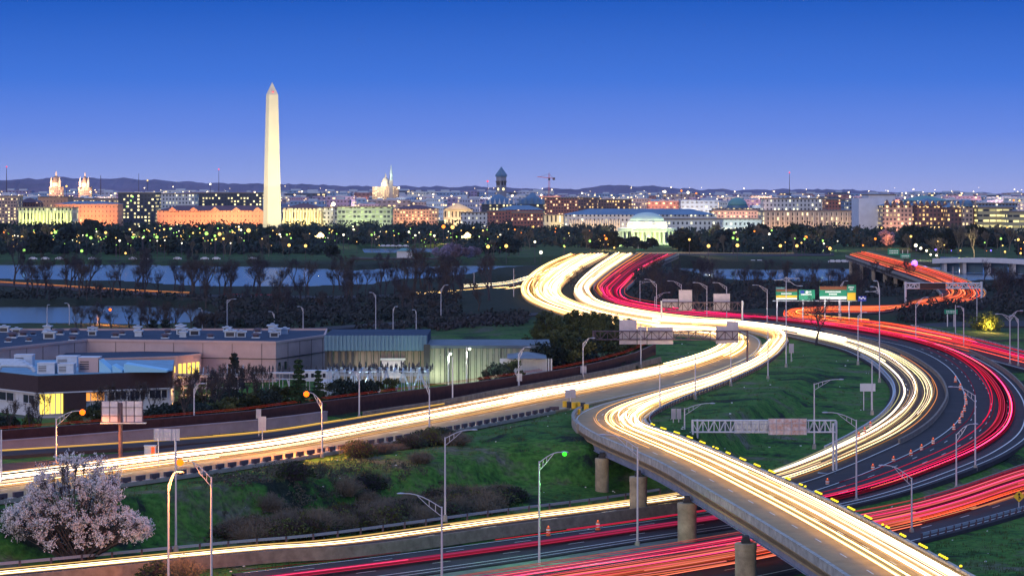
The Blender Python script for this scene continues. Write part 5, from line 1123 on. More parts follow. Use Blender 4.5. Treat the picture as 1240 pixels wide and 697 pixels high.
# undergrowth, one continuous mass
def mass(name, label, regions, leaf, s, per, seed, hmax):
    r_ = random.Random(seed); k = MB()
    for (x0, x1, y0, y1, n, zz) in regions:
        for _ in range(n):
            px, py = r_.uniform(x0, x1), r_.uniform(y0, y1); p = P(px, py, zz); z = gz(p.x, p.y)
            if inpoly(np.array([p.x]), np.array([p.y]), WW[1])[0] or inpoly(np.array([p.x]), np.array([p.y]), WW[3])[0] or inpoly(np.array([p.x]), np.array([p.y]), WW[0])[0]: continue
            if kr.find((p.x, p.y, 0))[2] < 4: continue
            h = hmax*r_.uniform(.3, 1); leaf_cloud(k, r_, (p.x, p.y, z+h*.5), h*.8, per, s, .7)
    o = k.build(name, M[leaf]); tag(o, label, 'undergrowth', None, 'stuff'); return o
mass('undergrowth', 'dark winter scrub covering the ground between road and river', [(240, 555, 362, 402, 1200, 2.7), (-10, 240, 356, 370, 240, 2.5), (520, 640, 385, 402, 200, 4)], 'brushfar', .45, 14, 1, 3.2)
mass('undergrowth', 'dark scrub below the bridges on the right bank', [(770, 1010, 347, 382, 900, 2.7), (1020, 1135, 343, 372, 380, 3), (1150, 1260, 346, 385, 500, 3), (1090, 1180, 378, 390, 120, 4.5)], 'brushfar', .45, 14, 2, 4.0)
mass('undergrowth', 'low brown scrub between the bushes on the bank below the carriageway', [(250, 470, 600, 646, 420, 2.5), (420, 620, 585, 622, 360, 2.5), (330, 480, 578, 600, 160, 4)], 'brush', .10, 26, 9, 1.5)
mass('undergrowth', 'low shrubs along the foot of the long shed and hedge', [(560, 780, 430, 462, 200, 5), (400, 520, 485, 492, 40, 5), (1000, 1060, 404, 414, 60, 6)], 'brush', .22, 14, 3, 1.6)
# weeds and litter-like tufts on the banks
r_ = random.Random(77); k = MB()
for _ in range(9000):
    px, py = r_.uniform(140, 1240), r_.uniform(425, 697); p = P(px, py, 3)
    if kr.find((p.x, p.y, 0))[2] < 1.5: continue
    z = gz(p.x, p.y)
    for _k in range(8):
        a = Vector((r_.uniform(-.06, .06), r_.uniform(-.06, .06), 0)); q = Vector((p.x+r_.gauss(0, .3), p.y+r_.gauss(0, .3), z-.05)); k.tri(q-a, q+a, q+Vector((r_.gauss(0, .12), r_.gauss(0, .12), r_.uniform(.2, .55))))
M['weed'] = mat('weeds', (.10, .12, .05), .9, noise_s=.05, col2=(.03, .06, .02)); tag(k.build('grass_tufts', M['weed']), 'tufts of long grass and weeds on the banks', 'grass', None, 'stuff')
r_ = random.Random(78); k = MB()
for _ in range(420):
    px, py = r_.uniform(250, 1200), r_.uniform(430, 690); p = P(px, py, 3)
    if kr.find((p.x, p.y, 0))[2] < 1.5: continue
    z = gz(p.x, p.y); s_ = r_.uniform(.06, .2); k.box((p.x, p.y, z+s_*.4), (s_*1.6, s_, s_*.7), r_.random()*3)
tag(k.build('litter', M['signwhite']), 'scraps of pale litter and stones scattered over the grass banks', 'litter', None, 'stuff')
# city tree belt
cb_ = [leafy_tree('park_tree', 'dark park tree below the city buildings', 700+i, 15, 19, 'leafdark', 18, 60, .95, 'dark trees of the riverside park') for i in range(3)]
cb2 = [bare_tree('park_tree', 'dark leafless park tree below the city buildings', 720+i, 15, 5, 'dark trees of the riverside park', 'barktan', .6, 900, 1.2, .12) for i in range(2)]
rr = random.Random(13); n_ = 0
while n_ < 250:
    px, py = rr.uniform(-5, 1245), rr.triangular(289, 314, 303)
    if 425 < px < 560 and py > 298: continue
    if 742 < px < 825: continue
    if px > 1010 and px < 1090 and py > 300: continue
    if 640 < px < 760 and py > 304: continue
    p = P(px, py, 3); s = rr.uniform(.4, 1.15)*(1 if px > 820 or px < 130 else .85)
    place(rr.choice(cb_+cb2+cb2), (p.x, p.y, 2.8), rz=rr.random()*6, sc=s); n_ += 1
for px, py, s in ((760,301,.5),(772,302,.4),(790,301,.5),(745,302,.8),(823,300,.9),(735,301,.8),(780,303,.45),(815,301,.5),(769,301,.55)): place(cb_[px % 3], P(px, py, 3), rz=px, sc=s)
k = MB(); r_ = random.Random(5)
for _ in range(4200):
    px = r_.uniform(-20, 1260); py = r_.uniform(276, 308)
    if py > 297 and 400 < px < 560 or py > 300 and (px > 1000 or 600 < px < 760): continue
    if 742 < px < 826: continue
    p = P(px, py, 3); h = r_.uniform(5, 11)*(1.25 if px > 900 else .9); 
    if 315 < px < 345: h *= .55
    leaf_cloud(k, r_, (p.x, p.y, 3+h*.45), h*.7, 20, 1.1, .75)
tag(k.build('far_woods', M['leafdark']), 'continuous belt of dark park woodland under the city buildings', 'woodland', None, 'stuff')
pb_ = leafy_tree('blossoming_tree', 'pale mauve blossoming tree on the basin shore', 740, 8, 12, 'pink', 16, 60, .4, 'blossoming trees by the basin')
for px, py, s in ((535,314,1),(546,312,1.1),(557,314,1),(566,313,.9),(550,309,1),(310,305,.7),(575,311,.8)): place(pb_, P(px, py, 2.8), rz=px, sc=s)
orng = leafy_tree('lit_tree', 'tree lit orange by a street lamp left of the river bridge signs', 741, 13, 12, 'pink', 16, 60, .5)
place(orng, P(1073, 300, 3)); point('street_lamp_glow', P(1073, 300, 3)+Vector((0, -11, 8)), (1, .35, .1), 16000)
place(orng, P(1116, 301, 3), label='tree lit bright orange in front of the dark brown hotel', sc=.9); point('street_lamp_glow', P(1116, 301, 3)+Vector((0, -11, 8)), (1, .45, .05), 22000)

# ================================================================== LAMPS IN THE PARK AND ALONG THE SHORE
gl = {}
def globe(kind, px, py, h, s=1.0):
    sz = 'big' if s > 1.1 else ('mid' if s > .55 else 'small')
    if (kind, sz) not in gl:
        nm = {'L_warm': 'yellow', 'L_white': 'white', 'L_green': 'greenish', 'L_orange': 'orange', 'L_blue': 'blue', 'L_red': 'red'}[kind]
        o = thing('park_lamp', '%s %s globe lamp glowing in the dark park' % ({'big': 'bright', 'mid': 'ordinary', 'small': 'faint'}[sz], nm), 'street lamp', (0, 0, 0), '%s %s globe lamps in the park' % (sz, nm))
        MB().tube((0, 0, 0), (0, 0, 4.6), .07, .05, 5).build('post', M['rust'], o); MB().ball((0, 0, 5), {'big': .5, 'mid': .29, 'small': .17}[sz], 8).build('globe', M[kind], o); gl[(kind, sz)] = o
    p = P(px, py, 3); place(gl[(kind, sz)], (p.x, p.y, 2.8), sc=h/5)
rr = random.Random(31)
for i in range(280):
    px = rr.uniform(5, 330) if i < 200 else rr.uniform(330, 620); py = rr.triangular(289, 314, 303); globe(rr.choice(('L_warm', 'L_green', 'L_warm', 'L_white', 'L_green')), px, py, rr.uniform(6, 13), rr.choice((.3, .4, .5, .8)))
for i in range(62):
    px = rr.choice((rr.uniform(620, 745), rr.uniform(830, 1020), rr.uniform(1100, 1240))); globe(rr.choice(('L_warm', 'L_white', 'L_orange', 'L_warm', 'L_green')), px, rr.uniform(293, 318), rr.uniform(6, 13), rr.choice((.4, .6, .9)))
big = [('L_orange',6,302,12,2.2),('L_warm',27,305,10,1.5),('L_green',65,305,10,1.7),('L_green',67,302,12,1.4),('L_warm',94,303,10,1.4),('L_green',110,306,10,1.4),('L_warm',128,298,10,1.6),('L_green',160,306,10,1.7),('L_green',190,305,10,1.5),('L_warm',202,306,10,1.5),('L_green',250,304,12,1.9),('L_warm',266,305,12,1.8),('L_warm',301,304,14,1.9),('L_green',29,320,8,1.4),('L_green',99,321,8,1.4),('L_warm',152,319,6,1.6),('L_white',340,300,8,1),('L_warm',350,315,9,1.4),('L_warm',370,316,9,1.5),('L_orange',537,297,14,1.5),('L_warm',548,298,14,1.6),('L_warm',591,320,10,1.6),('L_warm',613,319,10,1.8),('L_white',655,326,9,1.7),('L_orange',734,305,9,1.8),('L_orange',832,303,8,1.8),('L_warm',858,319,10,2),('L_warm',893,318,10,2),('L_green',893,304,8,1.3),('L_orange',960,303,12,1.8),('L_orange',976,305,10,1.6),('L_green',996,306,8,1.6),('L_warm',1005,320,9,1.8),('L_warm',945,316,9,1.6),('L_warm',965,316,9,1.5),('L_orange',941,284,2,2.6),('L_orange',970,284,2,1.8),('L_orange',1023,283,2,2.4),('L_warm',1163,313,5,1.7),('L_warm',1217,317,6,2),('L_warm',1236,319,6,2),('L_blue',1133,314,6,1.5),('L_blue',1152,313,5,1),('L_blue',1200,313,5,1.5),('L_white',1115,317,8,1.6),('L_white',1122,318,7,1.7),('L_white',1127,321,6,1.7),('L_white',1134,322,6,1.7),('L_white',1109,318,10,1.2),('L_orange',1060,303,8,1.8),('L_orange',1045,308,6,1.8)]
for a in big: globe(*a)
for i, (px, py, c) in enumerate(((27,302,(1,.7,.25)),(66,302,(.6,1,.3)),(110,303,(.7,1,.4)),(160,303,(.6,1,.3)),(202,302,(1,.8,.3)),(250,300,(.7,1,.4)),(301,300,(1,.8,.4)),(537,295,(1,.5,.15)),(734,303,(1,.5,.15)),(832,301,(1,.4,.1)),(858,316,(1,.8,.4)),(960,300,(1,.5,.15)),(996,303,(.8,1,.4)),(1122,314,(1,.9,.8)),(1163,311,(1,.8,.4)))): q = P(px, py, 3); point('park_lamp_light', (q.x, q.y-4, 9), c, 18000, .4)
# two brilliant lamp clusters
for nm, px, py, Y in (('brilliant yellow white floodlight mast right of the obelisk', 388, 287, 1980), ('brilliant yellow floodlight mast among the trees by the basin', 566, 287, 1960)):
    x = XA(px, Y); z = ZA(py-1, Y); o = thing('floodlight_mast', nm, 'floodlight', (x, Y, 2.8)); MB().tube((x, Y, 2.8), (x, Y, z), .3, .2, 6).build('pole', M['pole'], o)
    for dx, dz in ((-1.3, 0), (1.3, .3), (0, 1.4), (3.8, -1.2), (-3.6, -.5)): MB().ball((x+dx, Y-.6, z+dz), 1.5 if abs(dx) < 2 else .8, 10).build('lamp', emit('floodlamp', (1, .74, .28), 5) if 'floodlamp' not in bpy.data.materials else bpy.data.materials['floodlamp'], o)
    point('flood_glow', (x, Y-6, z+3), (1, .75, .3), 26000, 1.2)
# police-like blue violet light on the bridge
pv = P(1107, 324, 9); o = thing('flashing_vehicle_light', 'intense violet flashing light on the river bridge', 'warning light', tuple(pv)); MB().ball((pv.x, pv.y-1, pv.z+2), 1.5, 10).build('lamp', M['L_violet'], o); MB().box((pv.x, pv.y-1, pv.z+.5), (2, 1, 1)).build('housing', M['darkmetal'], o)
point('flash_glow', pv+Vector((0, -4, 4)), (.5, .3, 1), 9000, .5)
# boats or parked cars as pale shapes on the far shore
car = thing('parked_car', 'pale parked car on the far shore road', 'car', (0, 0, 0), 'pale cars parked on the far shore')
k = MB(); k.box((0, 0, .65), (4.4, 1.8, .7)); n0 = len(k.v); k.v += [(-1.5, -.8, 1), (1.4, -.8, 1), (1.4, .8, 1), (-1.5, .8, 1), (-1.0, -.7, 1.5), (.8, -.7, 1.5), (.8, .7, 1.5), (-1, .7, 1.5)]; k.f += [(n0+4, n0+5, n0+6, n0+7)]+[(n0+i, n0+(i+1) % 4, n0+4+(i+1) % 4, n0+4+i) for i in range(4)]
k.build('body', M['white'], car)
for sx_ in (-1.4, 1.4):
    for sy_ in (-.8, .8): MB().tube((sx_, sy_-.12, .34), (sx_, sy_+.12, .34), .34, .34, 12).build('wheel', M['black'], car)
for px in (40,55,72,112,161,175,215,248,262,306,464,470,476,484,491,1015,1022,1030,888,912,920,1008): place(car, P(px, 314.5 if px < 400 else (297 if px < 500 else 318), 2.8) if not (px > 400 and px < 500) else P(px, 299, 2.9), rz=rr.uniform(-.1, .1), sc=1.1)

# ================================================================== STREET LAMPS
def lamp_pole(label, xb, yb, zb_, yt, tips, rad=.13, group='tall road lamps', Y=None, name='street_lamp', extra_h=0):
    """tips: (x, y, lamp material or None) in the plane of the pole; arms are trussed"""
    Y = Y or F*(CH-zb_)/(yb-HOR); x = XA(xb, Y); zt = ZA(yt, Y); o = thing(name, label, 'street lamp', (x, Y, zb_), group)
    MB().tube((x, Y, zb_-.3), (x, Y, zt), rad*1.15, rad*.7, 10).build('pole', M['pole'], o)
    MB().lathe([(rad*2.6, -.3), (rad*2.4, .35), (rad*1.3, .6)], (x, Y, zb_), 10).build('base', M['concrete'], o)
    for (tx, ty, lm) in tips:
        X2, Z2 = XA(tx, Y), ZA(ty, Y); d = 1 if X2 > x else -1; L_ = abs(X2-x); h_ = Z2-zt
        cv = [(x+d*L_*t, Y-.05, zt-.15+(h_+.15)*math.sin(min(1, t*1.08)*math.pi/2)) for t in np.linspace(0, 1, 7)]
        k = MB().path(cv, rad*.42, 6); low = [(x, Y-.05, zt-1.1), (x+d*L_*.35, Y-.05, zt-.45+h_*.35), (cv[4][0], Y-.05, cv[4][2])]; k.path(low, rad*.34, 6)
        for t in (1, 2): k.tube(cv[t], (cv[t][0], Y-.05, float(np.interp(abs(cv[t][0]-x), [0, L_*.35, L_*.67], [zt-1.1, zt-.45+h_*.35, cv[4][2]]))), rad*.28, None, 5)
        k.build('arm', M['pole'], o)
        hd = MB(); n0 = len(hd.v); hd.lathe([(.05, -.45), (.16, -.3), (.2, 0), (.15, .3), (.04, .45)], (0, 0, 0), 8); hd.v = [(X2+v[2]*1.0*d+d*.35, Y-.05+v[1], Z2+v[0]*.6) for v in hd.v]; q = hd.build('lamp_head', M['steel'], o)
        if lm:
            MB().ball((X2+d*.35, Y-.12, Z2-.2), .42 if lm == 'sodium' else .28, 12).build('lens', M[lm], o)
            c_, pw = {'sodium': ((1, .30, .05), 6500), 'greenlamp': ((.25, 1, .25), 2200), 'palelamp': ((.85, 1, .7), 2200)}[lm]
            al = bpy.data.lights.new('lamp_light', 'AREA'); al.shape = 'DISK'; al.size = .9; al.energy = pw; al.color = c_; ao = bpy.data.objects.new('lamp_light', al); ao.location = (X2+d*.35, Y-.1, Z2-.75); COL.objects.link(ao)
    return o
LP = [
 ('foreground lamp pole cut by the bottom edge, left of the orange lamp', 204, 705, .5, 585, [(214, 571, None)]),
 ('foreground lamp pole with an orange glowing lamp at lower left', 256, 708, .5, 577, [(222, 557, 'sodium')]),
 ('foreground lamp pole with its arm leaning left at bottom centre', 535, 708, .5, 613, [(489, 597, None)]),
 ('lamp pole with its arm to the right on the bank at centre', 539, 628, 1.5, 529, [(571, 520, None)]),
 ('lamp pole with a bright green lamp at bottom centre', 653, 689, .5, 558, [(680, 547, 'greenlamp')]),
 ('lamp pole before the ramp piers with its arm over the ramp', 772, 660, .5, 541, [(733, 526, None)]),
 ('lamp pole with a glaring orange lamp beside the billboard at left', 68, 562, 6, 506, [(97, 497, 'sodium')]),
 ('lamp pole with a glaring orange lamp above the main carriageway', 390, 551, 6, 487, [(374, 475, 'sodium')]),
 ('lamp pole on the main carriageway edge right of the orange one', 520, 527, 6, 471, [(510, 459, None)]),
 ('lamp pole on the access road in front of the substation', 435, 506, 6, 452, [(426, 449, None)]),
 ('short thin lamp pole among the yard trees', 350, 500, 5, 461, [(346, 459, None)]),
 ('pale lamp pole in front of the brown building', 235, 523, 5.5, 470, [(243, 464, None)]),
 ('first thin lamp pole in the middle of the bright curve', 799, 497, 6.6, 443, []),
 ('second thin lamp pole in the middle of the bright curve', 842, 482, 6.3, 430, []),
 ('third thin lamp pole in the middle of the bright curve', 885, 466, 6.1, 418, []),
 ('thin lamp pole at the right end of the bright curve', 930, 458, 6, 400, []),
 ('lamp pole with a red and white sign box beside the bushes', 706, 459, 6, 415, [(716, 409, None)]),
 ('lamp pole with a small pink sign left of the bushes', 628, 471, 6, 428, [(638, 420, None)]),
 ('lamp pole right in front of the sign gantry boards', 776, 444, 6, 392, []),
 ('brown wooden lamp pole lit green by the shed wall', 565, 478, 5, 420, [(566.5, 421, 'palelamp')]),
 ('slim lamp pole left of the brown one by the shed wall', 543, 469, 5, 425, [(543.5, 427, 'palelamp')]),
 ('plain grey pole between the two lit poles by the shed', 548, 487, 6, 432, []),
 ('lamp pole on the grass inside the loop, arm to the right', 986, 541, 2.5, 464, [(1016, 459, None)]),
 ('lamp pole behind the ramp parapet with its arm to the right', 829, 530, 5.5, 494, [(860, 488, None)]),
 ('lamp pole beside the gantry legs with its arm to the left', 1037, 607, .8, 508, [(1002, 499, None)]),
 ('lamp pole inside the crimson bend, arm to the left', 1181, 567, 2.2, 478, [(1154, 468, None)]),
 ('lamp pole inside the crimson bend with short right arm', 1158, 592, 1.2, 525, [(1178, 513, None)]),
 ('lamp pole behind the lower right pink trails, arm to the left', 1104, 644, .6, 578, [(1071, 563, None)]),
 ('lone thin pole rising from the grass beside the white plate sign', 1056, 500, 5, 437, []),
 ('lamp pole on the white stream inside the loop top', 1039, 440, 6, 382, [(1046, 378, None)]),
 ('tall twin armed lamp mast beside the green signs', 952, 443, 6, 335, [(941, 339, None), (964, 337, None), (968, 346, None)]),
 ('tall cluster lamp mast right of the green signs', 1065, 461, 6, 350, [(1052, 353, None), (1058, 347, None), (1062, 340, None)]),
 ('lamp pole before the orange trails with its arm to the right', 1109, 413, 5.6, 368, [(1121, 360, None)]),
 ('lamp pole beside the small green sign, arm to the left', 1167, 424, 5, 373, [(1162, 371, None)]),
 ('twin armed lamp pole at the right edge, left of two', 1223, 441, 5, 383, [(1209, 380, None), (1235, 376, None)]),
 ('lamp pole at the right edge behind the twin armed one', 1233, 443, 5, 386, [(1226, 382, None)]),
 ('slim pole carrying the small green sign', 1157, 408, 5, 369, []),
 ('far lamp pole before the river, arm to the left, right of the warehouse', 455, 401, 3.5, 357, [(450, 354, None)]),
 ('far lamp pole right of the warehouse roof, first of the row of three', 367, 400, 3.2, 373, [(363, 371, None)]),
 ('small far lamp pole in the row on the park road, second', 476, 399, 4, 374, [(479, 371, None)]),
 ('small far lamp pole in the row on the park road, third', 504, 404, 4, 377, [(502, 375, None)]),
 ('far lamp pole under the white trails at centre', 534, 388, 4, 350, [(540, 345, None)]),
 ('far lamp pole by the lagoon with its arm to the right', 275, 400, 3, 363, [(283, 362, None)]),
 ('far lamp pole by the lagoon left of the taller one', 245, 401, 3, 376, [(243, 373, None)]),
 ('far lamp pole by the lagoon, second from the left', 84, 398, 3, 369, [(81, 367, None)]),
 ('far lamp pole by the lagoon, leftmost', 57, 398, 3, 372, [(57.5, 369, None)]),
 ('far lamp pole with a small orange lamp over the lagoon', 118, 396, 3, 380, [(132, 374, 'sodium')]),
 ('curved lamp pole behind the warehouse roof near the shed', 332, 402, 3.2, 380, [(328, 377, None)]),
 ('lamp pole by the red far trails, arm to the right', 775, 364, 6, 340, [(791, 341, None)]),
 ('lamp pole by the red far trails, arm to the left', 795, 376, 6, 344, [(783, 338, None)]),
 ('lamp pole above the first rear gantry board', 825, 376, 6, 344, [(811, 340, None)]),
 ('lamp pole between the two rear gantry boards', 856, 384, 6, 346, [(842, 342, None)]),
 ('lamp pole above the second rear gantry board', 880, 386, 6, 347, [(866, 342, None)]),
 ('lamp pole left of the green signs, arm to the left', 929, 390, 6, 350, [(914, 345, None)]),
 ('low lamp pole by the red trails with a right leaning arm', 793, 375, 6, 359, [(809, 354, None)]),
 ('lamp pole before the green signs centre, arm curled right', 1018, 386, 6, 345, [(1024, 340, None)]),
 ('tall thin pole right of the small green sign', 1183, 392, 5, 345, []),
 ('thin pole carrying a signal at the bridge end', 1154, 352, 6, 323, []),
 ('slim pole by the white far trails at left', 574, 362, 4, 330, []),
 ('slim pole with a white box by the far white trails', 622, 362, 5, 325, []),
 ('foreground pole carrying the small sign board at left', 213, 665, .8, 534, []),
 ('thin pole cut by the left edge', 1.5, 590, 6, 520, []),
]
for a in LP: lamp_pole(*a)

# ================================================================== SIGNS
def truss(k, x0, x1, Y, z0, z1, r_=.08, dep=1.0, n=None):
    n = n or max(2, int(abs(x1-x0)/1.6))
    for yy in (Y, Y+dep):
        for z in (z0, z1): k.tube((x0, yy, z), (x1, yy, z), r_, None, 6)
        for i in range(n):
            a = x0+(x1-x0)*i/n; b = x0+(x1-x0)*(i+1)/n; k.tube((a, yy, z0 if i % 2 else z1), (b, yy, z1 if i % 2 else z0), r_*.6, None, 4); k.tube((a, yy, z0), (a, yy, z1), r_*.6, None, 4)
def board(o, x0, x1, y0, y1, Y, m_='signback', back=True, name='sign_board', bars=0):
    X0, X1, Z1, Z0 = XA(x0, Y), XA(x1, Y), ZA(y0, Y), ZA(y1, Y); b = MB().box(((X0+X1)/2, Y, (Z0+Z1)/2), (X1-X0, .12, Z1-Z0)).build(name, M[m_], o)
    if back:
        k = MB(); n = max(2, int((X1-X0)/1.1))
        for i in range(n+1): k.box((X0+(X1-X0)*(i+.0)/n*.98+.01*(X1-X0), Y-.12, (Z0+Z1)/2), (.08, .1, (Z1-Z0)*1.03))
        for z in (.3, .7): k.box(((X0+X1)/2, Y-.15, Z0+(Z1-Z0)*z), (X1-X0, .1, .08))
        k.build('stiffener', M['rust'] if bars else M['steel'], b)
    return b
# gantry 1 across the main curve
Y1 = P(776, 444, 6).y; g1 = thing('sign_gantry', 'big sign gantry with grey board backs above the bright curve', 'sign gantry', (XA(719, Y1), Y1, 6))
k = MB(); truss(k, XA(718, Y1), XA(905, Y1), Y1, ZA(411, Y1), ZA(401, Y1), .11); k.build('truss', M['rust'], g1)
k = MB(); k.tube((XA(718.5, Y1), Y1, 5), (XA(718.5, Y1), Y1, ZA(400, Y1)), .22).tube((XA(721, Y1), Y1+1, 5), (XA(721, Y1), Y1+1, ZA(400, Y1)), .16); k.build('leg', M['rust'], g1)
k = MB(); k.tube((XA(905, Y1), Y1, 5), (XA(905, Y1), Y1, ZA(400, Y1)), .22); k.build('leg', M['rust'], g1)
for b_ in ((750,771,387,416.5),(772,783,395.5,416.5),(784,815,396,416.5),(867,880,395,416),(880,894,389,415)): board(g1, b_[0], b_[1], b_[2], b_[3], Y1+1.5, 'signback')
# gantry 2 behind
Y2 = P(850, 390, 6).y; g2 = thing('sign_gantry', 'rear sign gantry with three pale board backs before the river', 'sign gantry', (XA(800, Y2), Y2, 6))
k = MB(); truss(k, XA(800, Y2), XA(900, Y2), Y2, ZA(376, Y2), ZA(366, Y2), .14); k.build('truss', M['rust'], g2)
for px in (801, 899): MB().tube((XA(px, Y2), Y2, 5), (XA(px, Y2), Y2, ZA(364, Y2)), .3).build('leg', M['steel'], g2)
for b_ in ((802,821,362,372),(822,838,351,376),(864,884,355.5,376)): board(g2, *b_, Y2+1.6)
# green signs
Y3 = P(1000, 389, 6).y; g3 = thing('sign_gantry', 'row of green road signs facing the viewer behind the crimson curve', 'road sign', (XA(990, Y3), Y3, 6))
def green(o, x0, x1, y0, y1, Y, bands, dots=()):
    b = board(o, x0, x1, y0, y1, Y, 'signgreen', False); H = y1-y0
    for i, (a, c, m_) in enumerate(bands): X0, X1, Z1, Z0 = XA(x0+.4, Y), XA(x1-.4, Y), ZA(y0+H*a, Y), ZA(y0+H*c, Y); MB().box(((X0+X1)/2, Y-.09, (Z0+Z1)/2), (X1-X0, .04, Z1-Z0)).build('sign_band', M[m_], b)
    k = MB(); r_ = random.Random(int(x0))
    for (a, fy, fx0, fx1) in [(0,)+d for d in dots]:
        xx = x0+(x1-x0)*fx0
        while xx < x0+(x1-x0)*fx1-.8:
            w_ = r_.uniform(.5, .95); k.box((XA(xx+w_/2, Y), Y-.13, ZA(y0+H*fy, Y)), (w_*Y/F, .03, .42)); xx += w_+.35
    if k.v: k.build('lettering', M['signwhite'], b)
    return b
green(g3, 939.5, 965.5, 350, 362.8, Y3, [(.0, .24, 'signbrown'), (.58, .8, 'signyellow'), (.82, .98, 'signwhite')], [(.42, .25, .75)])
board(g3, 939.5, 950, 347.6, 349.8, Y3, 'copper', False)
green(g3, 967.2, 986.8, 350.8, 363, Y3, [], [(.2, .55, .8), (.45, .15, .85)]); k = MB(); k.tube((XA(977, Y3), Y3-.15, ZA(353.5, Y3)), (XA(977, Y3), Y3-.08, ZA(353.5, Y3)), .42, .42, 12); k.build('route_shield', M['signwhite'], g3); k = MB().box((XA(971.5, Y3), Y3-.1, ZA(353.3, Y3)), (1.1, .05, .8)).build('route_shield', M['signblue'], g3)
green(g3, 992.2, 1025.5, 346.5, 362.3, Y3, [(.0, .27, 'signbrown'), (.77, .98, 'signwhite')], [(.42, .22, .8), (.6, .35, .65)])
green(g3, 1025.8, 1036.6, 344.8, 363.6, Y3, [(.5, .98, 'signyellow')], [(.15, .15, .85), (.3, .3, .7)])
b_ = board(g3, 1039, 1049, 358.4, 364.4, Y3, 'signblue', False); k = MB()
for i in range(4): k.box((XA(1041+i*2.1, Y3), Y3-.1, ZA(360+(i % 2)*1.4, Y3)), (.45, .05, .45))
k.build('lettering', M['signwhite'], b_)
for px in (950, 977, 1003, 1022): point('sign_lamp', (XA(px, Y3), Y3-3.5, ZA(366, Y3)), (.9, 1, .85), 700, .2)
k = MB(); k.tube((XA(936, Y3), Y3+.4, ZA(364.2, Y3)), (XA(1038, Y3), Y3+.4, ZA(364.2, Y3)), .16, None, 6); k.build('beam', M['steel'], g3)
for px in (941, 972.5, 999, 1016.5, 1028.5, 1043): MB().tube((XA(px, Y3), Y3+.4, 5.5), (XA(px, Y3), Y3+.4, ZA(360, Y3)), .2, .2, 8).build('post', M['pole'], g3)
# lit up far signs
def small_sign(label, x0, x1, y0, y1, Y, m_, zb_, light=None, nposts=2, marks=True, name='road_sign'):
    o = thing(name, label, 'road sign', (XA((x0+x1)/2, Y), Y, zb_)); b = board(o, x0, x1, y0, y1, Y, m_, m_ in ('signback',))
    for i in range(nposts): px = x0+(x1-x0)*(i+.5)/nposts; MB().tube((XA(px, Y), Y+.25, zb_-.5), (XA(px, Y), Y+.25, ZA(y1-1, Y)), .16 if Y > 700 else .09, None, 6).build('post', M['pole'], o)
    if marks and 'back' not in m_:
        k = MB(); r_ = random.Random(int(x0+y0)); H = y1-y0
        for fy in (.35, .68):
            xx = x0+(x1-x0)*.15
            while xx < x1-(x1-x0)*.2: w_ = (x1-x0)*r_.uniform(.06, .12); k.box((XA(xx+w_/2, Y), Y-.1, ZA(y0+H*fy, Y)), (w_*Y/F, .04, H*.17*Y/F)); xx += w_*1.45
        k.build('lettering', M['signwhite'], b)
    if light: point('sign_lamp', (XA((x0+x1)/2, Y), Y-3.5, ZA(y1, Y)-1), light, 7000, .3)
    return o
small_sign('brightly lit green sign at the far end of the river bridge, left one', 1025, 1035, 295, 303, 1990, 'signgreen', 8, (.6, 1, .3)); small_sign('brightly lit green sign at the far end of the river bridge, right one', 1037, 1047.5, 295, 303, 1990, 'signgreen', 8, (.5, 1, .5))
small_sign('lit teal sign standing above the bridge railing', 1075, 1089, 301, 308.5, 1700, 'signgreen', 8, (.5, 1, .9)); small_sign('lit green sign right below the teal one over the bridge', 1090, 1102.5, 307, 314.5, 1660, 'signgreen', 8, (.3, 1, .6))
small_sign('unlit dark green sign above the orange trails', 1119, 1137, 328, 334.5, 1320, 'signgreen', 7); small_sign('small green and white sign on posts at right', 1143.5, 1159.5, 374.5, 380, P(1151, 396, 5).y, 'signgreen', 5)
small_sign('lit green sign over the white stream by the memorial', 770, 781, 301.5, 308.5, 1850, 'signgreen', 7, (.2, 1, .3)); small_sign('pale teal sign before the memorial columns', 782, 792, 291, 299, 1960, 'copper', 3, (.4, 1, .6))
# purple truss gantry over the red merge
Y5 = P(1143, 368, 6.5).y; g5 = thing('sign_gantry', 'lavender box gantry spanning the orange merge at the bridge foot', 'sign gantry', (XA(1096, Y5), Y5, 6))
k = MB(); truss(k, XA(1096, Y5), XA(1189, Y5), Y5, ZA(349, Y5), ZA(343, Y5), .25, 1.4, 16); k.build('truss', M['white'], g5)
for px in (1096.5, 1188.5): MB().tube((XA(px, Y5), Y5, 5), (XA(px, Y5), Y5, ZA(341, Y5)), .4).build('leg', M['white'], g5)
board(g5, 1114, 1145, 342.5, 349.5, Y5-.6, 'brownband', False)
# near sign gantry in the grass loop
zg = 2.5; Y4 = P(1010, 571, 1.2).y; g4 = thing('sign_gantry', 'long pale truss gantry over the loop road with two dirty board backs', 'sign gantry', (XA(1010, Y4), Y4, 1))
k = MB(); truss(k, XA(838, Y4), XA(1013, Y4), Y4, ZA(523, Y4), ZA(509, Y4), .09, 1.0, 26); k.build('truss', M['white'], g4)
for px in (1009, 1013.5): MB().tube((XA(px, Y4), Y4+(px-1009)*.2, .5), (XA(px, Y4), Y4+(px-1009)*.2, ZA(512 if px < 1010 else 510, Y4)), .17).build('leg', M['white'], g4)
for px in (839, 845): MB().tube((XA(px, Y4), Y4+(px-839)*.15, -1), (XA(px, Y4), Y4+(px-839)*.15, ZA(508, Y4)), .15).build('leg', M['white'], g4)
board(g4, 889, 930, 508.5, 524, Y4+1.4, 'signwhite'); M['graffiti'] = mat('rust_streaked_board', (.62, .58, .62), .7, noise_s=1.6, col2=(.42, .20, .13)); board(g4, 930.5, 977, 506.5, 526, Y4-.4, 'graffiti')
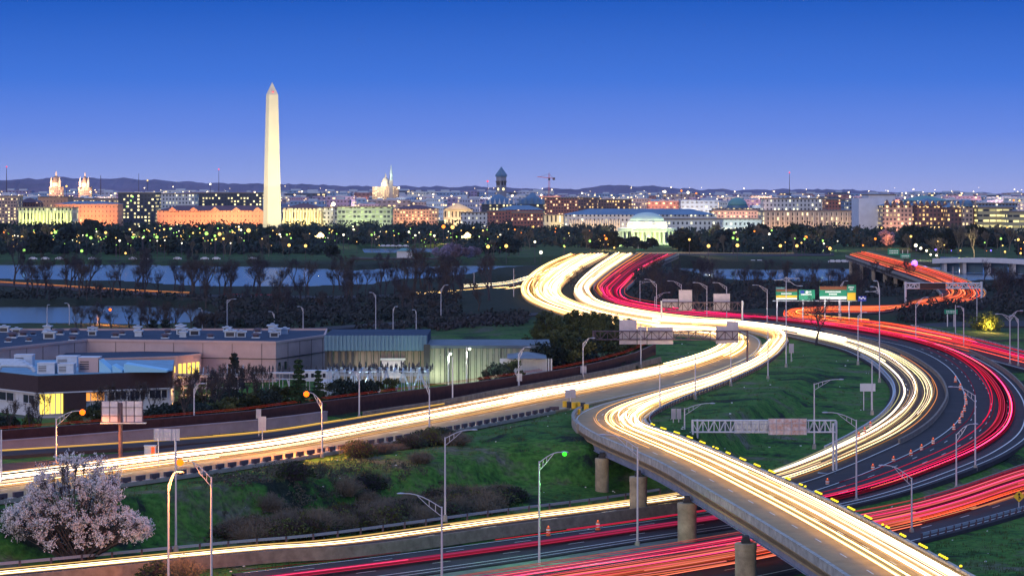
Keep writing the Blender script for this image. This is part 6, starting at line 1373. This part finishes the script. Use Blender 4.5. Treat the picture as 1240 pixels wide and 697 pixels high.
sp_ = [tuple(P(x, y, 1.3)) for x, y in ((992,569),(1034,569),(1030,573),(990,573))]; k = MB().prism([(p[0], p[1]) for p in sp_], .3, 1.35); tag(k.build('gantry_footing', mat('blue_grey_concrete', (.20, .30, .42), .8), org=sp_[0]), 'blue grey concrete footing under the gantry legs', 'footing')  # footing has a blue grey base colour
# billboard and small boards at left
Yb2 = P(146, 558, 6).y; o = thing('billboard', 'billboard seen from behind on a single brown post at left', 'billboard', (XA(146, Yb2), Yb2, 6))
board(o, 122.5, 173, 485.5, 510.5, Yb2, 'signback', True, 'sign_board', 1); MB().tube((XA(146, Yb2), Yb2-.1, 5.5), (XA(146, Yb2), Yb2-.1, ZA(487, Yb2)), .3, .3, 10).build('post', M['rust'], o); MB().box((XA(150, Yb2), Yb2-.5, ZA(511.5, Yb2)), (6.5, .9, .12)).build('catwalk', M['steel'], o)
Yb3 = P(213, 566, 6).y; o = thing('sign_board_on_posts', 'small pale sign board seen from behind left of centre', 'road sign', (XA(202, Yb3), Yb3, 6)); board(o, 186.5, 217.5, 519, 533, Yb3, 'signback')
for px in (192, 212): MB().tube((XA(px, Yb3), Yb3-.1, 5.5), (XA(px, Yb3), Yb3-.1, ZA(520, Yb3)), .08).build('post', M['pole'], o)
o = thing('utility_cabinet', 'white and orange utility cabinet beside the carriageway under the sign board', 'cabinet', tuple(P(182, 555, 6))); c = P(182, 555, 6); MB().box((c.x, c.y, 6.9), (1.6, 1.0, 1.9)).build('casing', M['white'], o); MB().box((c.x+.45, c.y-.53, 6.9), (.5, .05, 1.7)).build('side_panel', M['orangebarrel'], o); MB().box((c.x, c.y, 7.9), (1.8, 1.2, .1)).build('lid', M['steel'], o)
small_sign('small pink sign back on a post beside the carriageway, lower one', 313, 322, 504, 521, P(318, 534, 6).y, 'signback', 6, None, 1); small_sign('narrow mauve sign back just above the pink one', 310.5, 316, 495, 506, P(314, 528, 6).y, 'signback', 6, None, 1)
small_sign('square grey sign at the nose where the ramp leaves', 684.5, 697, 471.5, 481.5, P(690, 492, 6.5).y, 'signback', 6.4, None, 1)
small_sign('wide pale plate sign on the grass in the loop', 1041.5, 1060, 464, 473.5, P(1050, 490, 5).y, 'white', 4.5, None, 2, False); small_sign('tall narrow brown sign pair on the grass, left one', 813, 818, 494.5, 507, P(816, 516, 6).y, 'signback', 5.5, None, 1); small_sign('tall narrow brown sign pair on the grass, right one', 819.5, 824.5, 494.5, 507, P(822, 516, 6).y, 'signback', 5.5, None, 1)
small_sign('small pale sign below the tall mast in the grass', 955.5, 961, 416, 427, P(958, 436, 6).y, 'signback', 5.8, None, 1)
small_sign('small pink sign back on the pole left of the bushes', 626, 632, 452, 461, P(629, 470, 6).y, 'signback', 6, None, 1); small_sign('red and white sign box on the pole beside the bushes', 703, 710, 443, 451.5, P(706, 457, 6).y, 'signback', 6, None, 1)
small_sign('small white sign on the park road under the white trails', 575, 580, 347, 352, 1150, 'white', 3, None, 1, False); small_sign('small pale blue sign by the park road', 570, 574.5, 388.5, 391, 900, 'hvac', 4, None, 1, False)
# yellow diamond warning sign with its black arrow
Yd = P(1233, 622, .8).y; xd = XA(1234, Yd); zd = ZA(600.5, Yd); o = thing('warning_sign', 'yellow diamond merge sign with a black arrow at the right edge', 'road sign', (xd, Yd, .6))
k = MB(); s_ = .80; k.v = [(xd-s_, Yd, zd), (xd, Yd, zd-s_), (xd+s_, Yd, zd), (xd, Yd, zd+s_), (xd-s_, Yd+.05, zd), (xd, Yd+.05, zd-s_), (xd+s_, Yd+.05, zd), (xd, Yd+.05, zd+s_)]; k.f = [(0, 1, 2, 3), (7, 6, 5, 4)]+[(i, 4+i, 4+(i+1) % 4, (i+1) % 4) for i in range(4)]; pl = k.build('plate', M['signyellow'], o)
k = MB(); k.box((xd, Yd-.02, zd-.1), (.12, .02, .75)); k.v += [(xd-.22, Yd-.03, zd+.18), (xd+.22, Yd-.03, zd+.18), (xd, Yd-.03, zd+.55)]; k.f.append((8, 9, 10)); k.quad((xd+.04, Yd-.03, zd-.15), (xd+.28, Yd-.03, zd-.38), (xd+.28, Yd-.03, zd-.22), (xd+.04, Yd-.03, zd+.02)); k.build('arrow', M['black'], pl); MB().tube((xd, Yd+.1, .2), (xd, Yd+.1, zd), .06).build('post', M['pole'], o)
# barrels
bp_ = thing('traffic_barrel', 'orange and white striped traffic barrel on the road edge', 'traffic barrel', (0, 0, 0), 'orange traffic barrels along the lower roads')
MB().lathe([(.38, 0), (.38, .1), (.29, .12), (.26, 1.05), (.2, 1.12)], (0, 0, 0), 16).build('drum', M['orangebarrel'], bp_)
for z in (.35, .72): MB().lathe([(.30, z), (.295, z+.16)], (0, 0, 0), 16).build('white_band', M['signwhite'], bp_)
MB().ball((0, 0, 1.25), .11, 8).build('lamp', M['L_orange'] if False else emit('barrel_lamp', (1, .15, .03), 1.5), bp_)
for px, py, z in ((1157,462,5),(1163,471,4.6),(1169,483,4.2),(1170,490,4),(1168,498,3.8),(1165,505,3.6),(1162,513,3.3),(1155,521,3.1),(1130,538,2.7),(1116,546,2.4),(1103,553,2.2),(1082,561,1.9),(1057,571,1.6),(1002,588,1.1),(664,647,.6),(724,640,.6),(1047,525,2.9),(1054,518,3.1),(1040,531,2.6)):
    p = P(px, py, z); place(bp_, (p.x, p.y, max(z-.1, gz(p.x, p.y)+.1)), sc=.95)
# crash cushion at the nose
nz_ = thing('crash_cushion', 'yellow and black crash cushion drums where the ramp leaves', 'crash cushion', tuple(P(697, 497, 6.8)))
for i, (px, py) in enumerate(((684,492),(689,493),(695,493.5),(700,493),(706,494),(710,496))):
    p = P(px, py, 6.7); MB().lathe([(.42, 0), (.42, 1.05), (.35, 1.1)], (p.x, p.y, 6.6), 14).build('drum', M['signyellow' if i % 3 != 1 else 'darkmetal'], nz_)
p = P(701, 503, 7); pn = thing('hazard_marker', 'small yellow hazard marker post behind the crash cushion', 'marker', tuple(p)); MB().box((p.x, p.y, 7.6), (.5, .1, 1.0)).build('plate', M['signyellow'], pn); MB().tube((p.x, p.y+.1, 6.8), (p.x, p.y+.1, 8), .05).build('post', M['steel'], pn)

# ================================================================== HAZE
hz = MB().box((0, 5500, 80), (7000, 11600, 172)).build('haze', bpy.data.materials.new('evening_haze'))
hm = hz.data.materials[0]; hm.use_nodes = True; hn = hm.node_tree; hn.nodes.clear(); ho = hn.nodes.new('ShaderNodeOutputMaterial'); hv_ = hn.nodes.new('ShaderNodeVolumePrincipled')
hv_.inputs['Color'].default_value = (.80, .82, .92, 1); hv_.inputs['Density'].default_value = 1.6e-5; hv_.inputs['Anisotropy'].default_value = .4
hn.links.new(hv_.outputs[0], ho.inputs['Volume']); tag(hz, 'thin evening haze over the city', 'haze', None, 'stuff')
